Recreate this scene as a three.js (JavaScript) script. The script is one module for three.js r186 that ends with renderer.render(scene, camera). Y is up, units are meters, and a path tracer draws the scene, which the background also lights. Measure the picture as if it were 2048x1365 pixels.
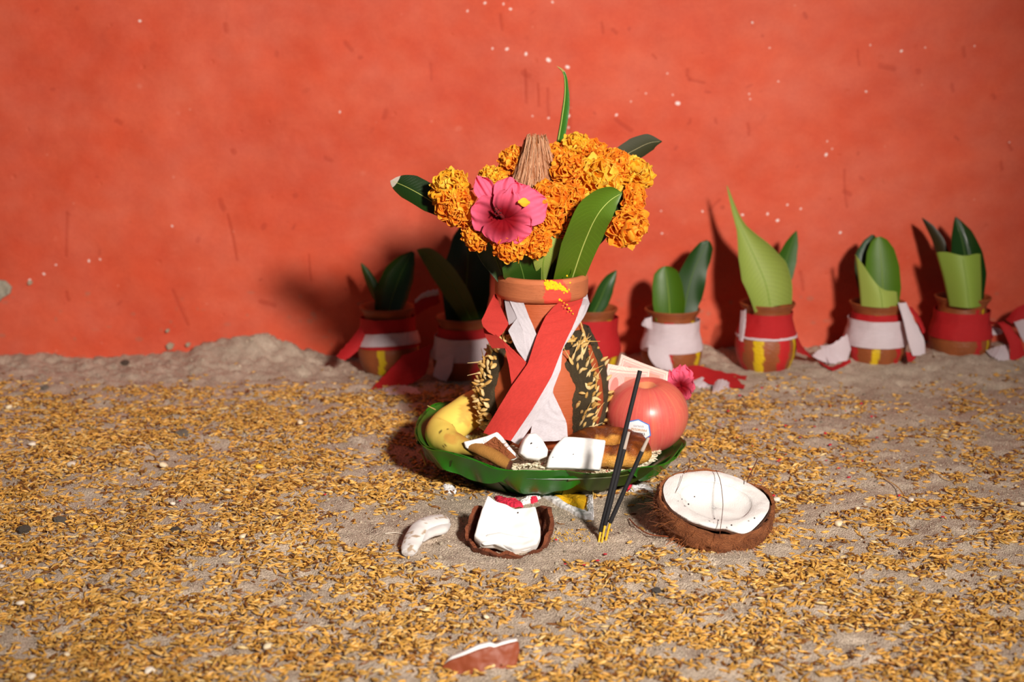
import * as THREE from 'three';
import { mergeGeometries } from 'three/addons/utils/BufferGeometryUtils.js';
import { createNoise2D, createNoise3D } from 'simplex-noise';

// ---------------------------------------------------------------- camera, sky, lamp, exposure
const scene = new THREE.Scene();
const camera = new THREE.PerspectiveCamera(26.99, 2048 / 1365, 0.02, 30);
const EYE = new THREE.Vector3(0, 0.47, 1.476), PITCH = 12.5 * Math.PI / 180, FOCAL = 2844;   // FOCAL in pixels of the 2048 px wide photograph
camera.position.copy(EYE); camera.rotation.set(-PITCH, 0, 0);
camera.focus = 1.36; camera.userData.fStop = 5.4;
const SKY = new THREE.Color().setRGB(0.042, 0.041, 0.044);            // dim, even, overcast dusk
scene.background = SKY; scene.environment = null;
const LAMP_AT = new THREE.Vector3(0.67, 1.00, 1.90), LAMP_AIM = new THREE.Vector3(-0.16, 0.27, -0.3), LAMP_POWER = 22.5, LAMP_RADIUS = 0.10;
const renderer = new THREE.WebGLRenderer({ antialias: true });
renderer.toneMapping = THREE.LinearToneMapping;
renderer.toneMappingExposure = 1.0;
renderer.shadowMap.enabled = true;

// ---------------------------------------------------------------- helpers
const V = (x, y, z) => new THREE.Vector3(x, y, z);
function rng(seed) { let a = seed >>> 0; return () => { a = (a + 0x6d2b79f5) | 0; let t = Math.imul(a ^ (a >>> 15), 1 | a); t = (t + Math.imul(t ^ (t >>> 7), 61 | t)) ^ t; return ((t ^ (t >>> 14)) >>> 0) / 4294967296; }; }
const n2 = createNoise2D(rng(11)), n3 = createNoise3D(rng(23));
const clamp = (x, a = 0, b = 1) => Math.min(b, Math.max(a, x));
const smooth = (a, b, x) => { const t = clamp((x - a) / (b - a)); return t * t * (3 - 2 * t); };
const lerp = (a, b, t) => a + (b - a) * t;
// piecewise-linear table [[x, y], ...]
function table(rows, x) { if (x <= rows[0][0]) return rows[0][1]; for (let i = 1; i < rows.length; i++) if (x <= rows[i][0]) { const [a, p] = rows[i - 1], [b, q] = rows[i]; const t = (x - a) / (b - a); return p + (q - p) * t; } return rows[rows.length - 1][1]; }
// measured point of the photograph -> direction, -> point on the upright plane at that z, -> point on the level plane at that height
function ray(px, py) { const u = (px - 1024) / FOCAL, v = (682.5 - py) / FOCAL; return V(u, -Math.sin(PITCH) + v * Math.cos(PITCH), -(Math.cos(PITCH) + v * Math.sin(PITCH))); }
function Z(px, py, z) { const d = ray(px, py); return EYE.clone().addScaledVector(d, (z - EYE.z) / d.z); }
function G(px, py, h = 0) { const d = ray(px, py); return EYE.clone().addScaledVector(d, (h - EYE.y) / d.y); }
function onPlane(px, py, c, n) { const d = ray(px, py); return EYE.clone().addScaledVector(d, c.clone().sub(EYE).dot(n) / d.dot(n)); }

const counts = {};
function numbered(name) { const k = counts[name] = (counts[name] ?? -1) + 1; return k ? `${name}_${String(k).padStart(3, '0')}` : name; }
function shade(o) { o.castShadow = true; o.receiveShadow = true; return o; }
function thing(name, label, category, at = V(0, 0, 0), group) {
  const o = new THREE.Group(); o.name = numbered(name); o.position.copy(at); scene.add(o);
  o.userData = { label, category }; if (group) o.userData.group = group; return o;
}
const inv = new THREE.Matrix4();
// a mesh whose geometry is given in world coordinates, as a child of `parent`
function part(name, geo, mat, parent, label) {
  const m = shade(new THREE.Mesh(geo, mat)); m.name = name;
  if (parent) { let o = V(0, 0, 0); for (let p = parent; p; p = p.parent) o.add(p.position); if (!geo.userData.local) geo.translate(-o.x, -o.y, -o.z); parent.add(m); } else scene.add(m);
  if (label) m.userData.label = label; return m;
}
// a thing made of one mesh
function solo(name, geo, mat, label, category, group, kind) {
  geo.computeBoundingBox(); const c = geo.boundingBox.getCenter(V(0, 0, 0)); c.y = geo.boundingBox.min.y; geo.translate(-c.x, -c.y, -c.z);
  const m = shade(new THREE.Mesh(geo, mat)); m.name = numbered(name); m.position.copy(c); scene.add(m);
  m.userData = { label, category }; if (group) m.userData.group = group; if (kind) m.userData.kind = kind; return m;
}
function geoFrom(pos, idx, uv) {
  const g = new THREE.BufferGeometry(); g.setAttribute('position', new THREE.Float32BufferAttribute(pos, 3));
  g.setAttribute('uv', new THREE.Float32BufferAttribute(uv, 2)); g.setIndex(idx); g.computeVertexNormals(); return g;
}
// closed sheet with thickness from f(u, v) -> Vector3
function sheet(f, nu, nv, th) {
  const P = [], N = [], e = 1e-3;
  for (let j = 0; j <= nv; j++) for (let i = 0; i <= nu; i++) {
    const u = i / nu, v = j / nv, p = f(u, v);
    const du = f(Math.min(1, u + e), v).sub(f(Math.max(0, u - e), v)), dv = f(u, Math.min(1, v + e)).sub(f(u, Math.max(0, v - e)));
    const n = du.cross(dv); if (n.lengthSq() < 1e-20) n.set(0, 0, 1); n.normalize(); P.push(p); N.push(n);
  }
  const pos = [], uv = [], idx = [], w = nu + 1, half = (nu + 1) * (nv + 1);
  for (const s of [0.5, -0.5]) P.forEach((p, k) => { pos.push(p.x + N[k].x * th * s, p.y + N[k].y * th * s, p.z + N[k].z * th * s); uv.push((k % w) / nu, Math.floor(k / w) / nv); });
  for (let j = 0; j < nv; j++) for (let i = 0; i < nu; i++) {
    const a = j * w + i, b = a + 1, c = a + w, d = c + 1;
    idx.push(a, b, d, a, d, c, half + a, half + d, half + b, half + a, half + c, half + d);
  }
  const edge = (a, b) => { const k = pos.length / 3; for (const q of [a, b, half + a, half + b]) { pos.push(pos[q * 3], pos[q * 3 + 1], pos[q * 3 + 2]); uv.push(uv[q * 2], uv[q * 2 + 1]); } idx.push(k, k + 2, k + 1, k + 1, k + 2, k + 3); };
  for (let i = 0; i < nu; i++) { edge(i, i + 1); edge(nv * w + i + 1, nv * w + i); }
  for (let j = 0; j < nv; j++) { edge((j + 1) * w, j * w); edge(j * w + nu, (j + 1) * w + nu); }
  return geoFrom(pos, idx, uv);
}
// tube of changing radius through points; oval: [across, up] scale
function sweep(points, radius, segs = 10, rings = 24, oval = null) {
  const curve = new THREE.CatmullRomCurve3(points, false, 'centripetal'), fr = curve.computeFrenetFrames(rings, false), pos = [], uv = [], idx = [];
  for (let j = 0; j <= rings; j++) {
    const t = j / rings, c = curve.getPoint(t), r = typeof radius === 'function' ? radius(t) : radius;
    let A = fr.normals[j], B = fr.binormals[j];
    if (oval) { const T = fr.tangents[j]; B = V(0, 1, 0).addScaledVector(T, -T.y).normalize(); A = B.clone().cross(T); }
    for (let i = 0; i <= segs; i++) { const a = i / segs * Math.PI * 2, x = Math.cos(a) * r * (oval ? oval[0] : 1), y = Math.sin(a) * r * (oval ? oval[1] : 1); pos.push(c.x + A.x * x + B.x * y, c.y + A.y * x + B.y * y, c.z + A.z * x + B.z * y); uv.push(i / segs, t); }
  }
  for (let j = 0; j < rings; j++) for (let i = 0; i < segs; i++) { const a = j * (segs + 1) + i, b = a + 1, c = a + segs + 1, d = c + 1; idx.push(a, b, d, a, d, c); }
  for (const j of [0, rings]) { const c = curve.getPoint(j / rings), k = pos.length / 3; pos.push(c.x, c.y, c.z); uv.push(0.5, j / rings); for (let i = 0; i < segs; i++) { const a = j * (segs + 1) + i; j ? idx.push(k, a, a + 1) : idx.push(k, a + 1, a); } }
  return geoFrom(pos, idx, uv);
}
// a slab from a star-shaped outline of measured points lying on the plane (centre c, normal n): soft edges, optional bend; from depth d0 to d1 along n
function slab(outline, c, n, d0, d1, { bend = 0, bendAxis = null, round = 0.06, ripple = 0, M = 72, rings = 7, closed = true } = {}) {
  n = n.clone().normalize();
  const pts = outline.map(([x, y]) => onPlane(x, y, c, n)), X = V(1, 0, 0).addScaledVector(n, -n.x).normalize(), Y = n.clone().cross(X);
  const loc = pts.map((p) => { const q = p.sub(c); return [q.dot(X), q.dot(Y)]; });
  const L = []; let total = 0; for (let i = 0; i < loc.length; i++) { const a = loc[i], b = loc[(i + 1) % loc.length], d = Math.hypot(b[0] - a[0], b[1] - a[1]); L.push(d); total += d; }
  const at = (s) => { s = ((s % 1) + 1) % 1 * total; let i = 0; while (s > L[i] && i < L.length - 1) s -= L[i++]; const a = loc[i], b = loc[(i + 1) % loc.length], t = s / L[i]; return [lerp(a[0], b[0], t), lerp(a[1], b[1], t)]; };
  const rim = []; for (let i = 0; i < M; i++) { const s = i / M, w = 0.006, a = at(s), b = at(s - w), d = at(s + w); rim.push([(a[0] + b[0] + d[0]) / 3, (a[1] + b[1] + d[1]) / 3]); }
  const m = [rim.reduce((q, p) => q + p[0], 0) / M, rim.reduce((q, p) => q + p[1], 0) / M];
  const place = (x, y, d) => { const k = bendAxis ? (x * Math.cos(bendAxis) + y * Math.sin(bendAxis)) ** 2 : (x - m[0]) ** 2 + (y - m[1]) ** 2; const h = d - bend * k + ripple * n3(x * 60, y * 60, d * 40); return c.clone().addScaledVector(X, x).addScaledVector(Y, y).addScaledVector(n, h); };
  const pos = [], uv = [], idx = [], rows = [];
  const prof = []; for (let k = 1; k <= rings; k++) prof.push([(1 - round) * k / rings, d1]);
  prof.push([1 - round * 0.3, lerp(d1, d0, 0.08)], [1, lerp(d1, d0, 0.25)], [1, lerp(d1, d0, 0.75)], [1 - round * 0.3, lerp(d1, d0, 0.92)]);
  for (let k = rings; k >= 1; k--) prof.push([(1 - round) * k / rings, d0]);
  const push = (x, y, d) => { const p = place(x, y, d); pos.push(p.x, p.y, p.z); uv.push(x, y); return pos.length / 3 - 1; };
  const top = push(m[0], m[1], d1);
  for (const [t, d] of prof) { rows.push(pos.length / 3); for (let i = 0; i < M; i++) push(lerp(m[0], rim[i][0], t), lerp(m[1], rim[i][1], t), d); }
  const bot = push(m[0], m[1], d0);
  const sgn = rim.reduce((q, p, i) => { const r = rim[(i + 1) % M]; return q + p[0] * r[1] - p[1] * r[0]; }, 0) > 0;
  const tri = (a, b, d) => (sgn ? idx.push(a, b, d) : idx.push(a, d, b));
  for (let i = 0; i < M; i++) { const j = (i + 1) % M; tri(top, rows[0] + i, rows[0] + j); for (let k = 0; k + 1 < rows.length; k++) { tri(rows[k] + i, rows[k + 1] + i, rows[k + 1] + j); tri(rows[k] + i, rows[k + 1] + j, rows[k] + j); } const z = rows[rows.length - 1]; tri(bot, z + j, z + i); }
  return geoFrom(pos, idx, uv);
}
function lathe(profile, segs = 72) { return new THREE.LatheGeometry(profile.map(([r, y]) => new THREE.Vector2(r, y)), segs); }
function paint(geo, f) { const p = geo.attributes.position, c = new Float32Array(p.count * 3), col = new THREE.Color(); for (let i = 0; i < p.count; i++) { f(p.getX(i), p.getY(i), p.getZ(i), col, i); c[i * 3] = col.r; c[i * 3 + 1] = col.g; c[i * 3 + 2] = col.b; } geo.setAttribute('color', new THREE.BufferAttribute(c, 3)); return geo; }
function displace(geo, f) { const p = geo.attributes.position, q = V(0, 0, 0); for (let i = 0; i < p.count; i++) { q.fromBufferAttribute(p, i); f(q); p.setXYZ(i, q.x, q.y, q.z); } geo.computeVertexNormals(); return geo; }
function local(geo) { geo.userData.local = true; return geo; }
function canvas(w, h, draw) { const c = document.createElement('canvas'); c.width = w; c.height = h; draw(c.getContext('2d'), w, h); return c; }
function colorMap(c, repeat) { const t = new THREE.CanvasTexture(c); t.colorSpace = THREE.SRGBColorSpace; t.wrapS = t.wrapT = THREE.RepeatWrapping; if (repeat) t.repeat.set(...repeat); return t; }
function noiseMap(w, h, f) { const d = new Uint8Array(w * h * 4); for (let y = 0; y < h; y++) for (let x = 0; x < w; x++) { const v = clamp(f(x, y)) * 255, i = (y * w + x) * 4; d[i] = d[i + 1] = d[i + 2] = v; d[i + 3] = 255; } const t = new THREE.DataTexture(d, w, h); t.magFilter = t.minFilter = THREE.LinearFilter; t.wrapS = t.wrapT = THREE.RepeatWrapping; t.needsUpdate = true; return t; }
const std = (color, roughness = 0.8, more = {}) => new THREE.MeshStandardMaterial({ color, roughness, side: THREE.DoubleSide, ...more });
const phys = (color, roughness = 0.8, more = {}) => new THREE.MeshPhysicalMaterial({ color, roughness, side: THREE.DoubleSide, ...more });

// ---------------------------------------------------------------- shared fine relief
const grainMap = noiseMap(512, 512, (x, y) => 0.5 + 0.28 * n3(Math.cos(x / 512 * 6.283) * 18, Math.sin(x / 512 * 6.283) * 18, y / 6) * 0 + 0.3 * n2(x / 3.1, y / 3.1) + 0.2 * n2(x / 9, y / 9));
const weaveMap = noiseMap(256, 256, (x, y) => 0.5 + 0.25 * Math.sin(x / 256 * Math.PI * 2 * 24) * (0.7 + 0.3 * n2(x / 40, y / 8)) + 0.25 * Math.sin(y / 256 * Math.PI * 2 * 24) * (0.7 + 0.3 * n2(x / 8, y / 40)));
const clayMap = noiseMap(512, 512, (x, y) => 0.5 + 0.25 * n2(x / 120, y / 5) + 0.2 * n2(x / 14, y / 12) + 0.15 * n2(x / 3, y / 3));

// ---------------------------------------------------------------- lamp (photographer's soft flash, right of and behind the camera)
{
  const t = thing('flash_lamp', 'round white flash lamp held up beside the camera', 'lamp', LAMP_AT.clone());
  const dir = LAMP_AIM.clone().sub(LAMP_AT).normalize(), q = new THREE.Quaternion().setFromUnitVectors(V(0, 0, 1), dir);
  const back = new THREE.Group();
  const shell = lathe([[0.0, -0.13], [0.045, -0.13], [0.055, -0.09], [0.115, -0.02], [0.122, -0.004], [0.116, -0.004], [0.0, -0.012]], 40); shell.rotateX(Math.PI / 2); shell.applyQuaternion(q);
  part('housing', local(shell), std('#202022', 0.6), t);
  const face = lathe([[0, -0.003], [0.09, -0.004], [0.114, -0.007]], 40); face.rotateX(Math.PI / 2); face.applyQuaternion(q);
  part('diffuser', local(face), std('#ffffff', 0.9, { emissive: '#fff6ea', emissiveIntensity: 6 }), t);
  const lamp = new THREE.SpotLight('#fff5ea', LAMP_POWER, 0, 28.5 * Math.PI / 180, 1, 2);
  lamp.position.copy(LAMP_AT).addScaledVector(dir, 0.02); lamp.target.position.copy(LAMP_AIM);
  lamp.castShadow = true; lamp.shadow.radius = LAMP_RADIUS / 0.02; lamp.shadow.mapSize.set(4096, 4096); lamp.shadow.camera.near = 0.3; lamp.shadow.camera.far = 6;
  scene.add(lamp, lamp.target);
}

// ---------------------------------------------------------------- the wall
const WALL_Z = -0.545;
const streaks = [[1050, 140, 1052, 205, 5], [1075, 168, 1077, 212, 4], [1095, 178, 1097, 232, 5], [1137, 165, 1139, 262, 6], [1046, 146, 1056, 152, 9], [772, 222, 768, 236, 8], [134, 425, 132, 512, 5], [440, 402, 446, 418, 9], [455, 430, 474, 520, 5], [690, 86, 702, 100, 7], [860, 128, 862, 160, 4], [1203, 45, 1206, 66, 5], [1225, 60, 1232, 66, 6], [1375, 140, 1379, 160, 6], [1380, 160, 1408, 166, 5], [1232, 240, 1262, 262, 7], [1380, 240, 1376, 248, 5], [1430, 238, 1432, 246, 5], [1495, 248, 1497, 270, 5], [1760, 132, 1786, 138, 9], [1715, 100, 1718, 130, 4], [1690, 340, 1694, 415, 4], [1690, 384, 1700, 390, 8], [1905, 170, 1907, 182, 6], [1928, 96, 1930, 112, 7], [2018, 285, 2024, 300, 6], [2003, 325, 2005, 340, 6], [1985, 190, 1990, 196, 6], [465, 302, 467, 306, 8], [650, 316, 662, 322, 7], [232, 242, 240, 246, 8], [450, 50, 452, 62, 8], [345, 582, 375, 650, 6], [520, 604, 548, 612, 8], [133, 585, 137, 600, 6], [618, 510, 622, 560, 4], [1440, 400, 1420, 420, 5], [1600, 545, 1606, 580, 6], [1855, 660, 1870, 690, 7], [1305, 110, 1312, 118, 4], [1000, 30, 1004, 60, 5]];
const specks = [[1014, 98, 6], [985, 97, 4], [1052, 108, 6], [1097, 120, 8], [1135, 134, 7], [1356, 207, 8], [1346, 190, 3], [680, 224, 4], [1653, 310, 6], [1655, 283, 3], [1665, 298, 3], [1740, 90, 3], [1802, 102, 5], [1732, 183, 4], [1505, 45, 4], [1485, 430, 5], [1535, 428, 5], [1555, 441, 6], [1575, 410, 4], [1602, 418, 4], [1680, 465, 5], [970, 6, 5], [935, 22, 4], [1007, 8, 4], [1021, 18, 5], [1105, 4, 4], [1097, 236, 4], [1137, 232, 6], [1137, 255, 4], [1065, 232, 3], [1233, 230, 5], [1335, 147, 3], [1292, 187, 3], [1262, 203, 3], [1405, 423, 4], [1322, 422, 3], [1324, 467, 4], [345, 452, 4], [178, 522, 5], [200, 519, 4], [88, 548, 5], [112, 530, 4], [60, 560, 5], [1950, 92, 3], [1850, 95, 3], [2020, 285, 3], [1498, 188, 3], [1500, 198, 3], [1557, 163, 3], [1540, 96, 3], [280, 42, 5]];
{
  const X0 = -1.1, X1 = 1.1, Y0 = -0.06, Y1 = 1.04, W = 2048, H = 1024, pxm = W / (X1 - X0);
  const uvOf = (px, py) => { const p = Z(px, py, WALL_Z); return [(p.x - X0) * pxm, (Y1 - p.y) * H / (Y1 - Y0), p]; };
  const r = rng(5);
  const base = canvas(W, H, (g) => {
    const im = g.createImageData(W, H);
    for (let y = 0; y < H; y++) for (let x = 0; x < W; x++) {
      const a = n2(x / 330, y / 240) * 0.5 + n2(x / 90 + 7, y / 60) * 0.35 + n2(x / 25, y / 22 + 9) * 0.2, b = n2(x / 200 + 40, y / 150) * 0.6 + n2(x / 45, y / 40 + 50) * 0.4, f = n2(x / 4, y / 4) * 0.5 + n2(x / 9, y / 7) * 0.5;
      const i = (y * W + x) * 4;
      im.data[i] = 217 + a * 9 + f * 4; im.data[i + 1] = 88 + a * 8 + b * 11 + f * 4; im.data[i + 2] = 58 + a * 5 + b * 15 + f * 3; im.data[i + 3] = 255;
    }
    g.putImageData(im, 0, 0);
    g.lineCap = 'round';
    for (const [a, b, c, d, w] of streaks) { const [x, y] = uvOf(a, b), [u, v] = uvOf(c, d); g.globalAlpha = 0.20; g.strokeStyle = '#a52c14'; g.lineWidth = w * 0.9; g.beginPath(); g.moveTo(x, y); g.quadraticCurveTo((x + u) / 2 + (r() - 0.5) * 5, (y + v) / 2, u, v); g.stroke(); g.globalAlpha = 0.16; g.lineWidth = w * 0.45; g.stroke(); }
    for (let k = 0; k < 260; k++) { g.globalAlpha = 0.10 + r() * 0.22; g.fillStyle = r() < 0.8 ? '#9a2a18' : '#e8907c'; g.beginPath(); g.ellipse(r() * W, r() * H, 1 + r() * 3, 1 + r() * 5, r() * 3, 0, 7); g.fill(); }
    for (const [a, b, w] of specks) { const [x, y] = uvOf(a, b); g.globalAlpha = 0.95; g.fillStyle = '#fff4f4'; g.beginPath(); g.ellipse(x, y, w * 0.30, w * 0.42, r() * 3, 0, 7); g.fill(); }
    for (let k = 0; k < 90; k++) { g.globalAlpha = 0.5; g.fillStyle = '#f0b0a4'; g.beginPath(); g.arc(r() * W, r() * H, 0.6 + r() * 0.7, 0, 7); g.fill(); }
    for (let k = 0; k < 240; k++) { const x = r() * W, y = H * (0.86 + 0.09 * r()); g.globalAlpha = 0.10 + 0.2 * r(); g.fillStyle = '#9b8172'; g.beginPath(); g.ellipse(x, y, 1 + r() * 5, 1 + r() * 2.5, 0, 0, 7); g.fill(); }
    g.globalAlpha = 1;
  });
  const bumps = canvas(W, H, (g) => {
    const im = g.createImageData(W, H);
    for (let y = 0; y < H; y++) for (let x = 0; x < W; x++) { const v = 128 + 46 * (n2(x / 70, y / 55) * 0.55 + n2(x / 20, y / 16) * 0.25 + n2(x / 6, y / 5) * 0.10), i = (y * W + x) * 4; im.data[i] = im.data[i + 1] = im.data[i + 2] = v; im.data[i + 3] = 255; }
    g.putImageData(im, 0, 0); g.lineCap = 'round'; g.strokeStyle = '#000';
    for (const [a, b, c, d, w] of streaks) { const [x, y] = uvOf(a, b), [u, v] = uvOf(c, d); g.globalAlpha = 0.16; g.lineWidth = w * 0.9; g.beginPath(); g.moveTo(x, y); g.quadraticCurveTo((x + u) / 2 + (r() - 0.5) * 6, (y + v) / 2, u, v); g.stroke(); }
    for (let k = 0; k < 120; k++) { g.globalAlpha = 0.4; g.fillStyle = '#000'; g.beginPath(); g.arc(r() * W, r() * H, 1 + r() * 2, 0, 7); g.fill(); }
  });
  const bt = new THREE.CanvasTexture(bumps); bt.wrapS = bt.wrapT = THREE.RepeatWrapping;
  const ct = colorMap(base); ct.wrapS = ct.wrapT = THREE.MirroredRepeatWrapping; bt.wrapS = bt.wrapT = THREE.MirroredRepeatWrapping;
  const m = std('#ffffff', 0.72, { map: ct, bumpMap: bt, bumpScale: 0.003 });
  // front face with trowel waves, backed by a solid slab
  const nx = 330, ny = 120, pos = [], uv = [], idx = [], A = -2.4, B = 2.4, C = -0.06, D = 1.7;
  const front = (x, y) => WALL_Z + 0.0035 * n2(x * 3, y * 4) + 0.0022 * n2(x * 9 + 5, y * 13) + 0.0006 * n2(x * 28, y * 30);
  for (let j = 0; j <= ny; j++) for (let i = 0; i <= nx; i++) { const x = lerp(A, B, i / nx), y = lerp(C, D, j / ny); pos.push(x, y, front(x, y)); uv.push((x - X0) / (X1 - X0), (y - Y0) / (Y1 - Y0)); }
  for (let j = 0; j < ny; j++) for (let i = 0; i < nx; i++) { const a = j * (nx + 1) + i, c = a + nx + 1; idx.push(a, a + 1, c + 1, a, c + 1, c); }
  const g1 = geoFrom(pos, idx, uv), g2 = new THREE.BoxGeometry(B - A, D - C, 0.2); g2.translate(0, (C + D) / 2, WALL_Z - 0.11);
  const wall = shade(new THREE.Mesh(mergeGeometries([g1, g2]), m)); wall.name = 'wall_back'; wall.userData = { kind: 'structure', label: 'red painted rough plaster wall' }; scene.add(wall);
  // grey bare patch at the left edge, where the paint has come off
  const c = Z(4, 580, WALL_Z + 0.006);
  const chip = slab([[-22, 574], [-8, 560], [10, 562], [23, 575], [20, 588], [4, 598], [-6, 610], [-24, 600]], c, V(0, 0, 1), -0.008, 0.003, { ripple: 0.003, round: 0.2 });
  part('plaster_patch', chip, std('#a39b8a', 0.95, { bumpMap: grainMap, bumpScale: 0.002 }), wall, 'grey bare plaster where red paint has flaked away');
  for (const [px, py, s] of [[340, 693, 8], [376, 690, 5], [60, 566, 5], [335, 662, 4]]) { const q = Z(px, py, WALL_Z + 0.004), k = s; part('plaster_patch', slab([[px - k, py - k * 0.3], [px - k * 0.2, py - k], [px + k, py - k * 0.4], [px + k * 0.6, py + k * 0.7], [px - k * 0.5, py + k]], q, V(0, 0, 1), -0.006, 0.002, { ripple: 0.002, round: 0.2, M: 20, rings: 3 }), std('#a8957f', 0.95), wall); }
}

// ---------------------------------------------------------------- the sand
const POTS = [
  { px: 775, py: 612, z: -0.455, foot: 0.000 }, { px: 927, py: 632, z: -0.42, foot: 0.000 }, { px: 1180, py: 615, z: -0.45, foot: 0.003 },
  { px: 1345, py: 617, z: -0.455, foot: 0.005 }, { px: 1535, py: 604, z: -0.45, foot: 0.005 }, { px: 1755, py: 603, z: -0.46, foot: 0.016 }, { px: 1926, py: 592, z: -0.47, foot: 0.024 }];
for (const p of POTS) p.rim = Z(p.px, p.py, p.z);
function ground(x, z) {
  const calm = 1 - 0.75 * smooth(0.24, 0.13, Math.hypot(x - 0.04, z - 0.02));
  let h = calm * (0.0045 * n2(x * 2.6, z * 2.6) + 0.0035 * n2(x * 8 + 3, z * 8) + 0.0022 * n2(x * 21, z * 21 + 8)) + 0.0007 * n2(x * 55, z * 55) + 0.0003 * n2(x * 140, z * 140);
  const lump = n2(x * 17 + 40, z * 17), pit = n2(x * 27 + 9, z * 27); h += calm * (0.0030 * smooth(0.35, 0.85, lump) - 0.0035 * smooth(0.45, 0.85, pit));
  const near = smooth(-0.30, -0.50, z); h += near * (0.0030 * n2(x * 33, z * 33) + 0.0022 * n2(x * 70, z * 70));
  h += near * (0.003 + 0.014 * smooth(0.15, 0.7, x) + 0.006 * n2(x * 7, 3));
  h += 0.030 * Math.exp(-(((x + 0.372) / 0.045) ** 2) - ((z + 0.525) / 0.045) ** 2) + 0.016 * Math.exp(-(((x + 0.315) / 0.05) ** 2) - ((z + 0.51) / 0.05) ** 2) + 0.012 * Math.exp(-(((x + 0.43) / 0.03) ** 2) - ((z + 0.52) / 0.04) ** 2);
  h += 0.008 * Math.exp(-(((x - 0.29) / 0.05) ** 2) - ((z + 0.53) / 0.05) ** 2);
  for (const p of POTS) { const d2 = (x - p.rim.x) ** 2 + (z - p.z - 0.01) ** 2; if (d2 < 0.03) { const w = Math.exp(-d2 / 0.0040); h = lerp(h, p.foot + 0.3 * h, w); } }
  h -= 0.011 * Math.exp(-(((x + 0.0026) / 0.030) ** 2) - ((z - 0.225) / 0.030) ** 2);
  if (z > 0.05) h += 0.010 * Math.exp(-(((x + 0.225) / 0.05) ** 2) - ((z - 0.235) / 0.03) ** 2);
  return h;
}
function onGround(px, py, lift = 0) { let h = 0, p; for (let i = 0; i < 5; i++) { p = G(px, py, h + lift); h = ground(p.x, p.z); } return p; }
const SAND = new THREE.Color('#bba98f');
{
  const axis = (a, b, c, d, fine, coarse) => { const out = []; let x = a; while (x < b) { out.push(x); x += Math.min(coarse, Math.max(fine, (b - x) * 0.4)); } x = b; while (x < c) { out.push(x); x += fine; } x = c; while (x < d) { out.push(x); x += Math.max(fine, Math.min(coarse, (x - c) * 0.5 + fine)); } out.push(d); return out; };
  const xs = axis(-2.4, -0.82, 0.82, 2.4, 0.0045, 0.2), zs = axis(-0.56, -0.555, 0.60, 3.4, 0.0045, 0.2), pos = [], uv = [], idx = [], w = xs.length;
  for (const z of zs) for (const x of xs) { pos.push(x, ground(x, z), z); uv.push(x, z); }
  for (let j = 0; j + 1 < zs.length; j++) for (let i = 0; i + 1 < w; i++) { const a = j * w + i, c = a + w; idx.push(a, c, c + 1, a, c + 1, a + 1); }
  const cm = canvas(1024, 1024, (g) => {
    const im = g.createImageData(1024, 1024), r = rng(77);
    for (let y = 0; y < 1024; y++) for (let x = 0; x < 1024; x++) { const a = n2(x / 160, y / 160) * 8 + n2(x / 30, y / 30) * 7 + n2(x / 3, y / 3) * 14 + (r() - 0.5) * 34, i = (y * 1024 + x) * 4, dark = r() < 0.03 ? -70 : r() < 0.02 ? 45 : 0; im.data[i] = 194 + a + dark; im.data[i + 1] = 176 + a * 0.98 + dark; im.data[i + 2] = 157 + a * 0.95 + dark; im.data[i + 3] = 255; }
    g.putImageData(im, 0, 0);
  });
  const br = rng(19), bm = noiseMap(1024, 1024, (x, y) => 0.5 + 0.9 * (br() - 0.5) + 0.22 * n2(x / 4.3, y / 4.3) + 0.12 * n2(x / 12, y / 12));
  const ct = colorMap(cm, [1.7, 1.7]); bm.repeat.set(1.9, 1.9);
  const m = std('#ffffff', 0.95, { map: ct, bumpMap: bm, bumpScale: 0.0013 });
  const top = geoFrom(pos, idx, uv), under = new THREE.BoxGeometry(4.8, 0.1, 3.96); under.translate(0, -0.13, 1.42);
  const o = shade(new THREE.Mesh(mergeGeometries([top, under]), m)); o.name = 'sand_ground'; o.userData = { kind: 'structure', label: 'grey brown sandy ground in front of the wall' }; scene.add(o);
}

// instanced scatter of many tiny pieces
function scatter(name, geo, mat, list, label, category) {
  const m = shade(new THREE.InstancedMesh(geo, mat, list.length)), d = new THREE.Object3D();
  list.forEach((q, i) => { d.position.copy(q.p); d.quaternion.copy(q.q); d.scale.copy(q.s); d.updateMatrix(); m.setMatrixAt(i, d.matrix); if (q.c) m.setColorAt(i, q.c); });
  m.name = name; m.userData = { kind: 'stuff', label, category }; return m;
}
const euler = (a, b, c, o = 'YXZ') => new THREE.Quaternion().setFromEuler(new THREE.Euler(a, b, c, o));
const halfWidth = (z) => 0.36 * (EYE.z - z) * 1.04 + 0.07;          // how far to either side of the middle the view reaches at that z
// crumbs of sand
{
  const r = rng(301), list = [], c0 = new THREE.Color();
  for (let i = 0; i < 120000; i++) {
    const z = -0.53 + 1.07 * Math.pow(r(), 0.9), x = (r() * 2 - 1) * halfWidth(z), s = 0.0003 + 0.0006 * r() * r() + (r() < 0.006 ? 0.0020 * r() : 0);
    const k = 0.66 + r() * 0.55, dark = r() < 0.12 ? 0.38 : 1;
    list.push({ p: V(x, ground(x, z) + s * 0.3, z), q: euler(r() * 6, r() * 6, r() * 6), s: V(s * (0.8 + r() * 0.5), s * (0.6 + r() * 0.5), s * (0.8 + r() * 0.5)), c: c0.clone().setRGB(0.55 * k * dark, 0.46 * k * dark, 0.35 * k * dark) });
  }
  scene.add(scatter('sand_crumbs', new THREE.IcosahedronGeometry(1, 0), std('#ffffff', 0.95), list, 'loose crumbs of sand strewn over the ground', 'sand'));
}

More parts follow.
